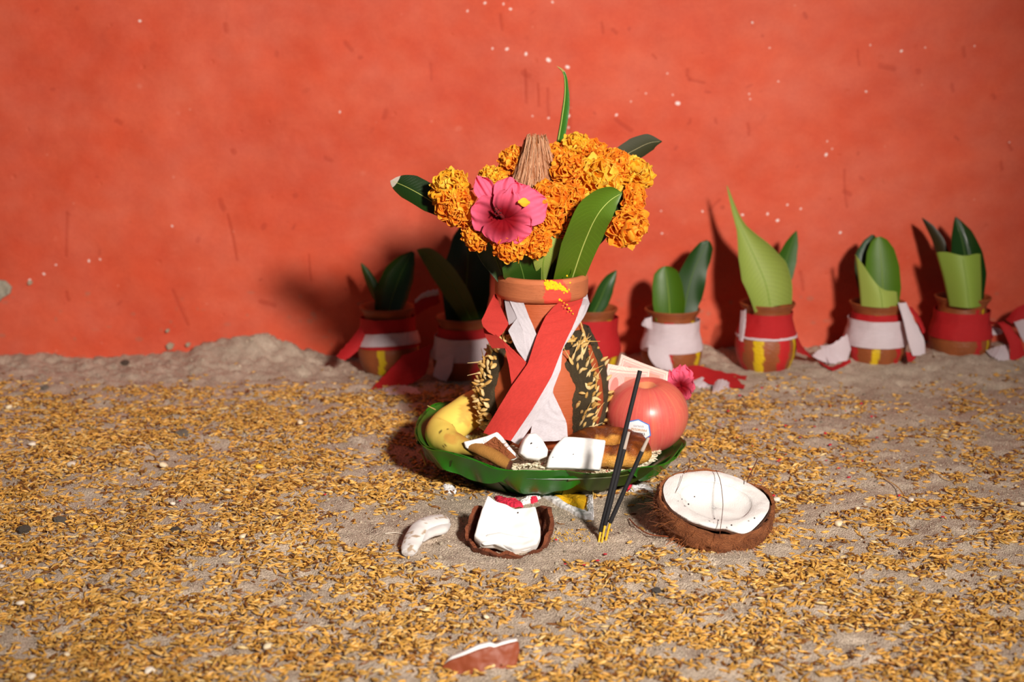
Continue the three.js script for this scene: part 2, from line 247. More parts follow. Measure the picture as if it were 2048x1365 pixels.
// ---------------------------------------------------------------- paddy grain strewn on the sand
function grainGeo(len, wid, segs = 6, rings = 6, ridge = 0.12) {
  const pos = [], uv = [], idx = [];
  for (let j = 0; j <= rings; j++) { const t = j / rings, s = (t - 0.5) * len, w = wid * 0.5 * Math.pow(Math.sin(Math.PI * clamp(t, 0.02, 0.98)), 0.75) * (1 - 0.15 * (t - 0.5)), lift = 0.035 * len * (1 - (2 * t - 1) ** 2); for (let i = 0; i <= segs; i++) { const a = i / segs * Math.PI * 2, k = 1 + ridge * Math.cos(3 * a); pos.push(s, Math.sin(a) * w * 0.78 * k + lift, Math.cos(a) * w * k); uv.push(t, i / segs); } }
  for (let j = 0; j < rings; j++) for (let i = 0; i < segs; i++) { const a = j * (segs + 1) + i, c = a + segs + 1; idx.push(a, a + 1, c + 1, a, c + 1, c); }
  return geoFrom(pos, idx, uv);
}
const paddyGeo = grainGeo(0.0074, 0.0022);
const PADDY = std('#ffffff', 0.42);
function grainDensity(x, z) {
  let d = 0.52 + 0.5 * n2(x * 6.5, z * 9) + 0.42 * n2(x * 17 + 4, z * 24) + 0.22 * n2(x * 45, z * 60);
  d += 0.22 * smooth(-0.08, -0.3, x) * smooth(-0.36, -0.2, z);
  d -= 0.30 * smooth(0.28, 0.45, x) * smooth(0.35, 0.0, z);
  d += 0.12 * smooth(0.25, 0.40, z);
  d *= smooth(-0.42 + 0.05 * n2(x * 6, 1), -0.30, z) * (1 - 0.35 * smooth(0.1, 0.3, x) * smooth(-0.1, -0.35, z));
  const e = Math.hypot((x - 0.025) / 0.19, (z - 0.185) / 0.105) + 0.16 * n2(x * 18, z * 18); d *= 0.045 + 0.955 * smooth(0.82, 1.1, e);
  if (Math.hypot(x - 0.04, z) < 0.10) d = 0;
  return clamp(d + 0.02 * smooth(-0.5, -0.4, z), 0, 1);
}
{
  const r = rng(909), list = [], c = new THREE.Color(), near = [];
  for (let i = 0; i < 360000; i++) {
    const z = -0.52 + 1.09 * r(), x = (r() * 2 - 1) * 1.0, D = grainDensity(x, z), pick = r(), h = r(), q0 = r(), q1 = r(), q2 = r(), s = 0.8 + r() * 0.4, t = r(), u = r();
    if (Math.abs(x) > halfWidth(z) + 0.16 + 0.05 * n2(z * 9, x > 0 ? 1 : 5) || pick > Math.pow(D, 1.4) * 0.56) continue;
    const y = ground(x, z) + 0.0010 + D * D * 0.0034 * h;
    const tilt = (q1 - 0.5) * (0.45 + 0.5 * D), yaw = q0 * Math.PI * 2;
    const k = 0.58 + 0.66 * t; c.setRGB(0.72 * k, 0.395 * k * (0.9 + 0.2 * u), 0.088 * k * (0.6 + 0.8 * u)); if (u < 0.13) c.setRGB(0.22, 0.085, 0.02); if (u > 0.94) c.setRGB(0.74, 0.53, 0.22);
    const e = { p: V(x, y, z), q: euler(q2 * 6, yaw, tilt, 'YZX'), s: V(s, s, s), c: c.clone() };
    list.push(e);
  }
  list.sort((a, b) => b.p.z - a.p.z);
  const solos = list.filter((g) => g.p.z < 0.492 && Math.abs(g.p.x) < 0.34 && h2(g) ).slice(0, 300), chosen = new Set(solos);
  function h2(g) { return g.p.y - ground(g.p.x, g.p.z) > 0.0022; }
  const tones = [['#dba552'], ['#c58c3a'], ['#e2b468'], ['#ac742c']].map(([k]) => std(k, 0.55));
  solos.forEach((g, i) => { const o = shade(new THREE.Mesh(paddyGeo, tones[i % 4])); o.name = numbered('paddy_grain'); o.position.copy(g.p); o.quaternion.copy(g.q); o.scale.copy(g.s); o.userData = { label: 'golden unhusked paddy grain lying in the foremost strewn litter', category: 'grain', group: 'paddy grains strewn nearest the viewer' }; scene.add(o); });
  scene.add(scatter('strewn_paddy', paddyGeo, PADDY, list.filter((g) => !chosen.has(g)), 'golden paddy grains strewn in drifts over the sand', 'grain'));
  console.log('paddy', list.length);
}

// ---------------------------------------------------------------- leaf-plate
const PLATE = V(0.039, 0.003, 0);
const plateTilt = (a) => 0.011 * Math.cos(a - 3.25);                       // the left rear of the rim stands higher
const leafVeins = canvas(256, 512, (g, w, h) => {
  g.fillStyle = '#d8d8d8'; g.fillRect(0, 0, w, h); const r = rng(4);
  for (let k = 0; k < 5000; k++) { g.globalAlpha = 0.10; g.fillStyle = r() < 0.5 ? '#b8b8b8' : '#f4f4f4'; g.fillRect(r() * w, r() * h, 2 + r() * 8, 1 + r() * 2); }
  g.globalAlpha = 0.5; g.strokeStyle = '#ffffff'; g.lineWidth = 1.6;
  for (let k = -6; k < 34; k++) for (const s of [-1, 1]) { const y = k * 17 + 8; g.beginPath(); g.moveTo(w / 2, y); g.quadraticCurveTo(w / 2 + s * 60, y - 22, w / 2 + s * 128, y - 50); g.stroke(); }
});
const veinTex = (() => { const t = new THREE.CanvasTexture(leafVeins); t.flipY = false; t.colorSpace = THREE.SRGBColorSpace; t.wrapS = t.wrapT = THREE.RepeatWrapping; return t; })();
const veinBump = (() => { const t = new THREE.CanvasTexture(leafVeins); t.flipY = false; t.wrapS = t.wrapT = THREE.RepeatWrapping; return t; })();
const leafMat = (color, roughness = 0.35, more = {}) => phys(color, roughness, { map: veinTex, bumpMap: veinBump, bumpScale: -0.0008, ...more });
const clothTone = (() => { const t = noiseMap(512, 512, (x, y) => 0.965 + 0.03 * n2(x / 60, y / 12) + 0.03 * n2(x / 16, y / 3.4) + 0.02 * n2(x / 5, y / 1.3)); t.colorSpace = THREE.SRGBColorSpace; return t; })();
weaveMap.repeat.set(2, 9);
const M = {
  plateOut: leafMat('#2f7a1e', 0.32), plateIn: leafMat('#3f7d24', 0.45), plateDull: leafMat('#55661c', 0.5), stitch: std('#b9a25e', 0.8),
  clay: std('#c4673f', 0.78, { bumpMap: clayMap, bumpScale: 0.0007 }), clayDark: std('#a8512e', 0.8, { bumpMap: clayMap, bumpScale: 0.0007 }),
  mud: std('#52442c', 0.9, { bumpMap: grainMap, bumpScale: 0.002 }),
  seed: [std('#e0ba74', 0.45), std('#d0a359', 0.45), std('#e9cd93', 0.45)],
  red: std('#cd382f', 0.85, { map: clothTone, bumpMap: weaveMap, bumpScale: 0.00011 }), white: std('#dad3da', 0.85, { map: clothTone, bumpMap: weaveMap, bumpScale: 0.00011 }),
  redSmall: std('#c3161c', 0.75, { map: clothTone, bumpMap: weaveMap, bumpScale: 0.00011 }), whiteSmall: std('#e6d6dc', 0.85, { map: clothTone, bumpMap: weaveMap, bumpScale: 0.00011 }),
  yellowPowder: std('#ffc814', 0.95), redPowder: std('#e02a48', 0.95, { bumpMap: grainMap, bumpScale: 0.002 }), whitePowder: std('#f4f1f2', 0.95, { bumpMap: grainMap, bumpScale: 0.002 }),
  flesh: phys('#fdfaf7', 0.55, { bumpMap: grainMap, bumpScale: 0.0005 }), shell: std('#8a4a24', 0.85, { bumpMap: grainMap, bumpScale: 0.002 }), fibre: std('#9c5c30', 0.85), fibreDark: std('#5b3018', 0.9), husk: std('#b98260', 0.9), huskLight: std('#d3a17c', 0.9),
  black: std('#17161a', 0.75), ash: std('#b7a89c', 0.95), bamboo: std('#e3b524', 0.6),
};
{
  const t = thing('leaf_plate', 'round green plate stitched from glossy leaves under the large clay pot', 'plate', PLATE.clone());
  const rimR = (a) => 0.1395 + 0.005 * Math.exp(-(((a - (a < 0 ? -3.3 : 2.9)) / 0.5) ** 2)) + 0.0035 * Math.sin(3 * a + 1) + 0.0025 * Math.sin(7 * a + 2);
  const prof = (a, s) => { // s 0 centre .. 1 rim
    const base = 0.080, R = rimR(a), k = clamp((s - 0.55) / 0.45);
    const r = s < 0.55 ? base * s / 0.55 : lerp(base, R, Math.pow(k, 0.6)), y = 0.003 + Math.pow(k, 1.15) * (0.036 + plateTilt(a) + 0.002 * Math.sin(9 * a)) - 0.0;
    return [r, y];
  };
  const bowl = sheet((u, v) => { const a = -u * Math.PI * 2, [r, y] = prof(a, Math.max(0.001, v)); return V(PLATE.x + Math.cos(a) * r, PLATE.y + y, PLATE.z + Math.sin(a) * r); }, 120, 22, 0.0012);
  part('bowl', bowl, M.plateIn, t);
  // leaves folded round the outside, each ending in a point or a blunt lobe
  const r = rng(61);
  const mats = [leafMat('#2c8618', 0.26), leafMat('#1d5416', 0.3), leafMat('#3d8a1c', 0.3), leafMat('#3f5212', 0.45)];
  const flaps = [[96, 24, 0.95, 0], [62, 22, 0.75, 3], [127, 22, 0.62, 0], [152, 20, 0.6, 1], [40, 17, 0.62, 0], [17, 22, 0.6, 2], [-8, 24, 0.6, 1], [178, 22, 0.55, 1], [205, 24, 0.6, 0], [232, 24, 0.6, 1], [258, 24, 0.6, 2], [285, 24, 0.6, 0], [310, 24, 0.6, 1], [333, 24, 0.6, 0]];
  flaps.forEach(([deg, half, depth, k], i) => {
    const ac = deg * Math.PI / 180, hw = half * Math.PI / 180, ph = r() * 6;
    const g = sheet((u, v) => {
      const c = u * 2 - 1, tip = 1 - Math.pow(Math.abs(c), 1.5) * (0.65 + 0.2 * Math.sin(ph)), a = ac - c * hw * (1 - 0.25 * v), reach = v * depth * tip, s = 1 - reach * 0.45;
      const [R, y] = prof(a, s), off = 0.0022 + 0.0022 * Math.sin(c * 5 + ph) * v + 0.008 * v * v * tip + 0.0012 * Math.sin(c * 11 + ph * 2) * v + (i % 3) * 0.0008;
      return V(PLATE.x + Math.cos(a) * (R + off), PLATE.y + y + 0.0008 * (1 - v) + 0.0006 * Math.sin(c * 9 + ph) - 0.001 * v, PLATE.z + Math.sin(a) * (R + off));
    }, 24, 12, 0.0009);
    part('leaf', g, mats[k], t);
  });
  // the under leaves standing on the sand
  for (let i = 0; i < 9; i++) {
    const ac = (20 + i * 40) * Math.PI / 180, hw = 0.40;
    part('under_leaf', sheet((u, v) => { const c = u * 2 - 1, a = ac - c * hw, R = lerp(0.134, 0.092, v) + 0.001 * (i % 2) + 0.0015 * Math.sin(c * 4 + i), y = lerp(0.030, -0.002, Math.pow(v, 1.1)) + 0.4 * plateTilt(a) * (1 - v); return V(PLATE.x + Math.cos(a) * R, PLATE.y + y, PLATE.z + Math.sin(a) * R); }, 16, 8, 0.001), [leafMat('#3a4f14', 0.45), leafMat('#56601d', 0.5), leafMat('#1f5a22', 0.4)][i % 3], t);
  }
  for (const [px, py, dx, dy, z] of [[842, 905, 10, 26, 0.035], [1187, 1000, -2, -32, 0.092], [966, 935, 10, 12, 0.118], [1262, 975, 6, 8, 0.085], [855, 812, 16, 8, -0.01]]) part('stitch', sweep([Z(px, py, z), Z(px + dx / 2, py + dy / 2, z + 0.002), Z(px + dx, py + dy, z)], 0.0006, 6, 6), M.stitch, t);
}

// ---------------------------------------------------------------- rice bed on the plate
{
  const r = rng(17), list = [], c = new THREE.Color();
  for (let i = 0; i < 8000; i++) {
    const a = r() * Math.PI * 2, R = 0.120 * Math.sqrt(r()), x = PLATE.x + Math.cos(a) * R, z = Math.sin(a) * R;
    const y = 0.0305 + 0.006 * smooth(0.128, 0.06, R) + 0.002 * n2(x * 40, z * 40) + 0.6 * plateTilt(a) * R / 0.13 + 0.0025 * r() + 0.009 * Math.exp(-(((x - 0.020) / 0.022) ** 2) - ((z - 0.120) / 0.016) ** 2) + 0.010 * Math.exp(-(((x + 0.047) / 0.020) ** 2) - ((z - 0.075) / 0.02) ** 2), k = 0.85 + 0.25 * r();
    list.push({ p: V(x, y, z), q: euler(r() * 6, r() * 6, (r() - 0.5) * 0.9), s: V(0.72, 0.75, 0.75), c: r() < 0.02 ? c.clone().setRGB(0.5, 0.02, 0.03) : c.clone().setRGB(0.90 * k, 0.82 * k, 0.60 * k) });
  }
  const o = scatter('white_rice', grainGeo(0.0075, 0.0024, 6, 5, 0), std('#ffffff', 0.6), list, 'bed of white rice grains on the leaf plate', 'rice'); scene.add(o);
  // what carries the grains: the packed heap underneath
  const heap = lathe([[0.001, 0.005], [0.074, 0.0055], [0.116, 0.0245], [0.118, 0.0265], [0.114, 0.0285], [0.108, 0.0293], [0.10, 0.0300], [0.085, 0.031], [0.07, 0.032], [0.06, 0.033], [0.001, 0.034]], 120); heap.translate(PLATE.x, PLATE.y, 0); displace(heap, (q) => { const a = Math.atan2(q.z, q.x - PLATE.x), R = Math.hypot(q.x - PLATE.x, q.z); if (q.y > 0.02) q.y += 0.6 * plateTilt(a) * R / 0.13 - 0.001 + 0.009 * Math.exp(-(((q.x - 0.020) / 0.022) ** 2) - ((q.z - 0.120) / 0.016) ** 2) + 0.010 * Math.exp(-(((q.x + 0.047) / 0.020) ** 2) - ((q.z - 0.075) / 0.02) ** 2); });
  solo('rice_heap', heap, std('#efe2c2', 0.9, { bumpMap: grainMap, bumpScale: 0.002 }), 'packed rice heap filling the leaf plate beneath the loose grains', 'rice', null, 'stuff');
}

// ---------------------------------------------------------------- the large pot
const POT = V(0.031, 0.022, 0);
const bodyRows = [[0.016, 0.034], [0.024, 0.042], [0.04, 0.055], [0.06, 0.0645], [0.08, 0.0675], [0.10, 0.0668], [0.12, 0.0625], [0.138, 0.0555], [0.150, 0.0495], [0.160, 0.0445], [0.170, 0.0418], [0.185, 0.0408], [0.20, 0.0408]];
const potR = (h) => table(bodyRows, h);
// first meeting of the line of sight through a measured point with the pot swollen by `off` (drape: cloth hangs straight from the lip over the belly)
const drapeRows = [[0.016, 0.060], [0.05, 0.0720], [0.085, 0.0725], [0.11, 0.0715], [0.14, 0.0640], [0.17, 0.0520], [0.19, 0.0440], [0.2, 0.0425]];
function potHit(px, py, off = 0, rows = drapeRows) {
  const d = ray(px, py); let best = null, bd = 1e9;
  for (let z = 0.12; z > -0.08; z -= 0.0005) { const t = (z - EYE.z) / d.z, p = EYE.clone().addScaledVector(d, t), e = Math.hypot(p.x - POT.x, p.z) - table(rows, p.y) - off; if (e <= 0) return p; if (Math.abs(e) < bd) { bd = Math.abs(e); best = p; } }
  return best;
}
{
  const t = thing('clay_pot', 'large terracotta pot ringed with mud and barley, standing on the leaf plate', 'pot', POT.clone());
  const smoothRows = new THREE.CatmullRomCurve3(bodyRows.map(([h, r]) => V(r, h, 0))).getPoints(60).map((p) => [p.x, p.y]);
  const body = lathe([[0.002, 0.0165], [0.030, 0.016], ...smoothRows, [0.036, 0.2], [0.036, 0.18], [0.002, 0.17]], 96); body.translate(POT.x, 0, 0);
  paint(body, (x, y, z, c) => { const k = 1 + 0.10 * n3(x * 30, y * 12, z * 30) + 0.05 * n3(x * 100, y * 160, z * 100); c.setRGB(k, k * 0.98, k * 0.96); });
  const clayV = std('#b9592f', 0.7, { bumpMap: clayMap, bumpScale: 0.0003, vertexColors: true });
  part('body', body, clayV, t);
  const lip = lathe([[0.0385, 0.190], [0.0438, 0.1912], [0.0478, 0.1935], [0.0492, 0.1965], ...Array.from({ length: 30 }, (_, i) => [0.0492, 0.197 + i * 0.0005]), [0.0492, 0.2120], [0.0486, 0.2150], [0.0470, 0.2165], [0.0442, 0.2168], [0.0424, 0.2150], [0.0405, 0.205], [0.0400, 0.192]], 256); lip.translate(POT.x, 0, 0);
  // red rubbed-on powder stain across the right front of the lip
  paint(lip, (x, y, z, c) => { const a = Math.atan2(x - POT.x, z), edge = 0.05 * n2(x * 70, y * 70), s = z > 0 && a > 0.02 + edge + (0.214 - y) * 3 && a < 0.62 + edge - Math.max(0, y - 0.203) * 12; const k = 1 + 0.10 * n3(x * 40, y * 30, z * 40); s ? c.setRGB(0.80 * k, 0.075 * k, 0.045 * k) : c.setRGB(0.56 * k, 0.165 * k, 0.06 * k); });
  part('lip', lip, std('#ffffff', 0.75, { bumpMap: clayMap, bumpScale: 0.0003, vertexColors: true }), t);
  // yellow powder stuck to the lip and the cloth below it
  const r = rng(45), dots = [];
  const dab = (px, py, s, on) => { const p = on(px, py); const g = new THREE.IcosahedronGeometry(s, 1); displace(g, (q) => { const k = 1 + 0.4 * n3(q.x * 900 + px, q.y * 900, q.z * 900 + py); q.multiplyScalar(k); }); g.scale(1, 1, 0.5); g.translate(p.x, p.y, p.z); dots.push(g); };
  const onLip = (px, py) => potHit(px, py, 0.0002, [[0.18, 0.0492], [0.22, 0.0492]]);
  for (const [px, py, s] of [[1097, 566, 11], [1098, 573, 10], [1106, 568, 10], [1114, 571, 9], [1119, 575, 8], [1103, 575, 8], [1125, 578, 6], [1112, 577, 6], [1130, 581, 3], [1133, 583, 2], [1096, 578, 3], [1092, 568, 4]]) for (let k = 0; k < s * 2.4; k++) dab(px + (r() - 0.5) * s * 1.2, py + (r() - 0.5) * s * 0.9, 0.0004 + r() * 0.0011, onLip);
  for (const [px, py] of [[1134, 552], [1131, 578], [1138, 580], [1128, 586], [1126, 573], [1140, 566]]) dab(px, py, 0.0009, onLip);
  for (const [px, py, s] of [[1119, 600, 2.2], [1123, 602, 1.4], [1128, 606, 1.0], [1134, 610, 1.5], [1138, 617, 1.8], [1142, 622, 1.2], [1131, 616, 1.0], [1146, 628, 1.2], [1136, 624, 0.9], [1126, 612, 0.9]]) dab(px, py, 0.0006 * s, (x, y) => potHit(x, y, 0.0062));
  part('yellow_powder', mergeGeometries(dots), M.yellowPowder, t, 'dabs of yellow powder on the lip').userData.kind = 'stuff';
  // mud bands stuck with barley
  const wob = (s) => 0.10 * n2(s * 3, 1) + 0.06 * n2(s * 9, 4);
  const band = (name, f, nu, nv, label) => part(name, sheet(f, nu, nv, 0.0012), M.mud, t, label);
  const upright = (az, half, h0, h1, seed) => (u, v) => { const h = lerp(h0, h1, v), c = u * 2 - 1, w = half(h) * (1 + 0.12 * n2(v * 6, seed) + 0.06 * n2(v * 16, seed + c)), a = az(h) + 0.05 * n2(v * 4, seed + 9) + c * w, R = potR(h) + 0.0045 * Math.sqrt(Math.max(0, 1 - c * c)) + 0.0009 * n2(u * 7 + seed, v * 16) + 0.0002; return V(POT.x + Math.sin(a) * R, h, Math.cos(a) * R); };
  const azL = (h) => table([[0.02, -0.86], [0.10, -1.02], [0.155, -0.98]], h), azR = (h) => table([[0.02, 0.76], [0.085, 0.78], [0.13, 0.74], [0.158, 0.95]], h), azS = () => 1.62;
  const bl = upright(azL, () => 0.235, 0.024, 0.158, 1), br = upright(azR, () => 0.265, 0.024, 0.158, 2), bs = upright(azS, () => 0.30, 0.024, 0.158, 3), bb = upright(() => 3.1, () => 0.28, 0.024, 0.158, 4);
  const ring = (u, v) => { const a = u * Math.PI * 2, c = v * 2 - 1, h = 0.1515 + 0.0075 * c + 0.001 * n2(u * 12, 3), R = potR(h) + 0.0042 * Math.sqrt(Math.max(0, 1 - c * c)) + 0.0006 * n2(u * 30, v * 4); return V(POT.x + Math.sin(a) * R, h, Math.cos(a) * R); };
  const L = band('mud_band', bl, 16, 44, 'mud band down the left of the pot'), R = band('mud_band', br, 16, 44, 'mud band down the right front of the pot'), S = band('mud_band', bs, 16, 44, 'mud band along the right edge of the pot'); band('mud_band', bb, 16, 30); const Q = band('mud_band', ring, 120, 8, 'mud ring round the shoulder of the pot');
  const seedGeo = [grainGeo(0.0098, 0.0046, 8, 8, 0.06), grainGeo(0.0085, 0.0042, 8, 8, 0.06), mergeGeometries([grainGeo(0.0105, 0.0038, 8, 8, 0.06), (() => { const g = new THREE.CylinderGeometry(0.0002, 0.0006, 0.011, 5); g.rotateZ(-Math.PI / 2); g.translate(0.0095, 0, 0); return g; })()])];
  const stick = (host, f, u, v, spin, lift, kind) => {
    const e = 0.01, p = f(u, v), n = f(Math.min(1, u + e), v).sub(f(u - e, v)).cross(f(u, v + e).sub(f(u, v - e))).normalize(); if (n.dot(p.clone().sub(V(POT.x, p.y, 0))) < 0) n.negate();
    const up = V(0, 1, 0).addScaledVector(n, -n.y).normalize(), side = up.clone().cross(n), dir = up.multiplyScalar(Math.cos(spin)).addScaledVector(side, Math.sin(spin)).multiplyScalar(Math.cos(lift)).addScaledVector(n, Math.sin(lift)).normalize();
    const q = new THREE.Quaternion().setFromUnitVectors(V(1, 0, 0), dir), m = shade(new THREE.Mesh(seedGeo[kind], M.seed[Math.floor(r() * 3)]));
    m.name = 'barley_seed'; m.quaternion.copy(q); m.position.copy(p.addScaledVector(n, 0.0008).addScaledVector(dir, 0.0026 * Math.sin(lift) + 0.001)).sub(POT); m.scale.setScalar(0.85 + r() * 0.35); host.add(m);
  };
  for (let i = 0; i < 118; i++) stick(L, bl, 0.05 + 0.80 * Math.pow(r(), 1.25), 0.03 + 0.9 * ((i + r()) / 118), -1.1 + (r() - 0.5) * 2.6, 0.25 + r() * 0.8, r() < 0.07 ? 2 : r() < 0.5 ? 0 : 1);
  for (let i = 0; i < 74; i++) stick(R, br, 0.10 + 0.86 * r(), 0.03 + 0.9 * ((i + r()) / 74), (r() < 0.5 ? 1.2 : 0.2) + (r() - 0.5) * 1.9, 0.12 + r() * 0.65, r() < 0.22 ? 2 : r() < 0.5 ? 0 : 1);
  for (let i = 0; i < 14; i++) stick(S, bs, 0.1 + 0.4 * r(), 0.15 + 0.7 * r(), 1.2 + (r() - 0.5), 0.3 + r() * 0.6, 0);
  for (let i = 0; i < 34; i++) stick(Q, ring, 0.06 + 0.12 * r() + (i % 2 ? 0 : 0.72), 0.2 + 0.6 * r(), (r() - 0.5) * 4, 0.3 + r() * 0.6, r() < 0.25 ? 2 : 1);
}

// ---------------------------------------------------------------- red and white cloth strips tied round the large pot
// a strip between two measured edge lines [[x, y, lift off the pot], ...] from top to bottom
function strip(left, right, nu, nv, { fn = potHit, wave = 0.0006, th = 0.0004, seed = 0 } = {}) {
  const line = (L) => new THREE.CatmullRomCurve3(L.map(([x, y, o]) => fn(x, y, o ?? 0)), false, 'catmullrom', 0.15);
  const a = line(left), b = line(right), e = V(0, 0, 0);
  return sheet((u, v) => { const p = a.getPoint(v), q = b.getPoint(v), m = p.clone().lerp(q, u); const x = m.x - POT.x, zz = m.z, rr = Math.hypot(x, zz) || 1, k = wave * n2(u * 2.5 + seed, v * 7) + 0.0022 * Math.sin(Math.PI * u) * (fn === potHit ? 1 : 0); e.set(x / rr, 0, zz / rr); return m.addScaledVector(e, k); }, nu, nv, th);
}
{
  const t = thing('cloth_strip', 'red cloth strip hanging crosswise down the front of the large pot', 'cloth', V(0.02, 0.05, 0.07));
  part('tail', strip([[1092, 632, 0.004], [1083, 650, 0.007], [1072, 676, 0.010], [1055, 728, 0.017], [1024, 772, 0.023], [996, 818, 0.025], [967, 866, 0.026]], [[1164, 604, 0.003], [1155, 632, 0.005], [1145, 655, 0.007], [1126, 695, 0.010], [1103, 753, 0.013], [1066, 817, 0.015], [1022, 882, 0.018]], 12, 40, { seed: 1 }), M.red, t);
  part('collar', strip([[1166, 578, 0.001], [1135, 596, 0.001], [1110, 611, 0.002], [1092, 632, 0.004]], [[1170, 584, 0.001], [1168, 592, 0.002], [1166, 598, 0.003], [1164, 604, 0.003]], 10, 12, { seed: 2, wave: 0.0003 }), M.red, t);
  // passes round the back of the neck
  part('neck_wrap', sheet((u, v) => { const a = 1.1 + u * 4.0, h = 0.184 + 0.008 * (v * 2 - 1), R = 0.0425 + 0.0012 * n2(u * 6, v); return V(POT.x + Math.sin(a) * R, h, Math.cos(a) * R); }, 40, 4, 0.0006), M.red, t);
  const flap = (px, py, o) => potHit(px, py, o);
  part('loop', strip([[988, 590, 0.008], [974, 618, 0.018], [963, 642, 0.024], [966, 653, 0.024], [976, 664, 0.020]], [[991, 588, 0.004], [1003, 618, 0.004], [1017, 648, 0.005], [1008, 664, 0.008], [997, 676, 0.012]], 8, 20, { fn: flap, seed: 3, wave: 0.0003 }), M.red, t);
  part('fold', strip([[966, 656, 0.014], [972, 676, 0.018], [984, 697, 0.020]], [[990, 668, 0.014], [1004, 680, 0.018], [1011, 697, 0.020]], 8, 14, { fn: flap, seed: 4, wave: 0.0002 }), M.red, t);
  part('lower_tail', strip([[1002, 679, 0.016], [1011, 700, 0.015], [1017, 730, 0.014], [1024, 775, 0.013], [1030, 830, 0.010]], [[1006, 681, 0.016], [1028, 702, 0.013], [1056, 729, 0.010], [1070, 770, 0.009], [1075, 830, 0.008]], 8, 16, { fn: flap, seed: 5 }), M.red, t);
  const w = thing('cloth_strip', 'white cloth strip under the red one on the large pot, with a flared tail', 'cloth', V(0.04, 0.05, 0.07));
  part('tail', strip([[1150, 612, -0.001], [1125, 660, 0.002], [1095, 720, 0.006], [1065, 790, 0.009], [1030, 850, 0.011], [1012, 874, 0.013]], [[1179, 607, 0.002], [1167, 636, 0.002], [1146, 667, 0.003], [1126, 697, 0.005], [1121, 740, 0.006], [1095, 806, 0.009], [1037, 890, 0.013]], 12, 40, { seed: 6 }), M.white, w);
  part('collar', strip([[1170, 588, -0.003], [1166, 598, -0.002], [1150, 612, 0.000]], [[1171, 590, -0.002], [1176, 598, 0.001], [1179, 607, 0.002]], 6, 8, { seed: 7, wave: 0.0002 }), M.white, w);
  part('flared_tail', strip([[1090, 740, 0.001], [1080, 790, 0.003], [1066, 840, 0.006], [1058, 884, 0.009]], [[1110, 745, 0.001], [1106, 786, 0.003], [1123, 823, 0.005], [1133, 846, 0.007], [1135, 880, 0.009]], 14, 26, { seed: 8, wave: 0.0010 }), M.white, w);
  part('folded_end', strip([[1013, 587, 0.002], [1034, 636, 0.005], [1046, 664, 0.006], [1055, 728, 0.003]], [[1046, 603, 0.001], [1058, 634, 0.003], [1073, 671, 0.004], [1058, 726, 0.003]], 10, 22, { fn: flap, seed: 9, wave: 0.0004 }), M.white, w);
  part('folded_end', strip([[1034, 636, 0.006], [1026, 648, 0.009], [1017, 662, 0.010], [1034, 700, 0.007], [1054, 728, 0.004]], [[1035, 637, 0.006], [1040, 650, 0.007], [1046, 664, 0.007], [1052, 700, 0.005], [1056, 727, 0.004]], 8, 22, { fn: flap, seed: 10, wave: 0.0003 }), M.white, w);
  part('folded_end', strip([[1008, 588, 0.001], [1012, 620, 0.003], [1018, 650, 0.005]], [[1014, 588, 0.001], [1030, 622, 0.003], [1036, 640, 0.005]], 6, 10, { fn: flap, seed: 11, wave: 0.0002 }), M.white, w);
}

// ---------------------------------------------------------------- leaves
const LANCE = [[0, 0.25], [0.12, 0.62], [0.35, 1], [0.6, 0.92], [0.8, 0.6], [0.93, 0.25], [1, 0.03]];
// pts: measured points with their z, base to tip; W: greatest half width in metres; face: the way the upper side looks; cup: radians of curl across
function leaf({ pts, W, face = [0, 0.2, 1], prof = LANCE, cup = 0.25, wave = 0.0, mat, rib = null, label, twist = 0, skew = 0, name = 'mango_leaf', nv = 36, nu = 14, th = 0.0005, tipMat = null, tipFrom = 2, ribAlways = true, group }) {
  const P = pts.map(([x, y, z]) => Z(x, y, z)), c = new THREE.CatmullRomCurve3(P, false, 'centripetal'), F0 = V(...face).normalize();
  const frame = (s) => { const C = c.getPoint(s), T = c.getTangent(s), F = F0.clone(); if (twist) F.applyAxisAngle(T, twist * s); const S = T.clone().cross(F).normalize(); return { C, T, S, N: S.clone().cross(T).normalize() }; };
  const f = (u, s) => { const { C, S, N } = frame(s), w = W * table(prof, s), q = u * 2 - 1 + skew, a = Math.max(1e-3, Math.abs(cup)), sg = Math.sign(cup) || 1; return C.addScaledVector(S, w * Math.sin(q * a) / a).addScaledVector(N, sg * w * (1 - Math.cos(q * a)) / a + wave * W * Math.sin(s * 13 + q * 2) * q * q); };
  const base = P[0], t = thing(name, label, 'leaf', base.clone(), group);
  if (tipMat) { part('blade', sheet((u, v) => f(u, v * tipFrom), nu, nv, th), mat, t); part('dry_tip', sheet((u, v) => f(u, lerp(tipFrom, 1, v)), nu, 10, th), tipMat, t, 'dry pale tip'); }
  else part('blade', sheet(f, nu, nv, th), mat, t);
  if (rib) part('midrib', sweep(Array.from({ length: 12 }, (_, i) => { const s = 0.01 + 0.95 * i / 11, { C, N } = frame(s); return C.addScaledVector(N, th * 0.6); }), (k) => lerp(0.0008, 0.0002, k), 6, 24), rib, t);
  return t;
}
const darkLeaf = leafMat('#21400f', 0.28), midLeaf = leafMat('#4d8a17', 0.3), paleLeaf = leafMat('#a9bd55', 0.6), deepLeaf = leafMat('#1d4716', 0.24), brownLeaf = leafMat('#3a3a18', 0.7);
const ribPale = std('#b9bf62', 0.6), ribGreen = std('#7f9c34', 0.6), ribDark = std('#5b7a2c', 0.6);
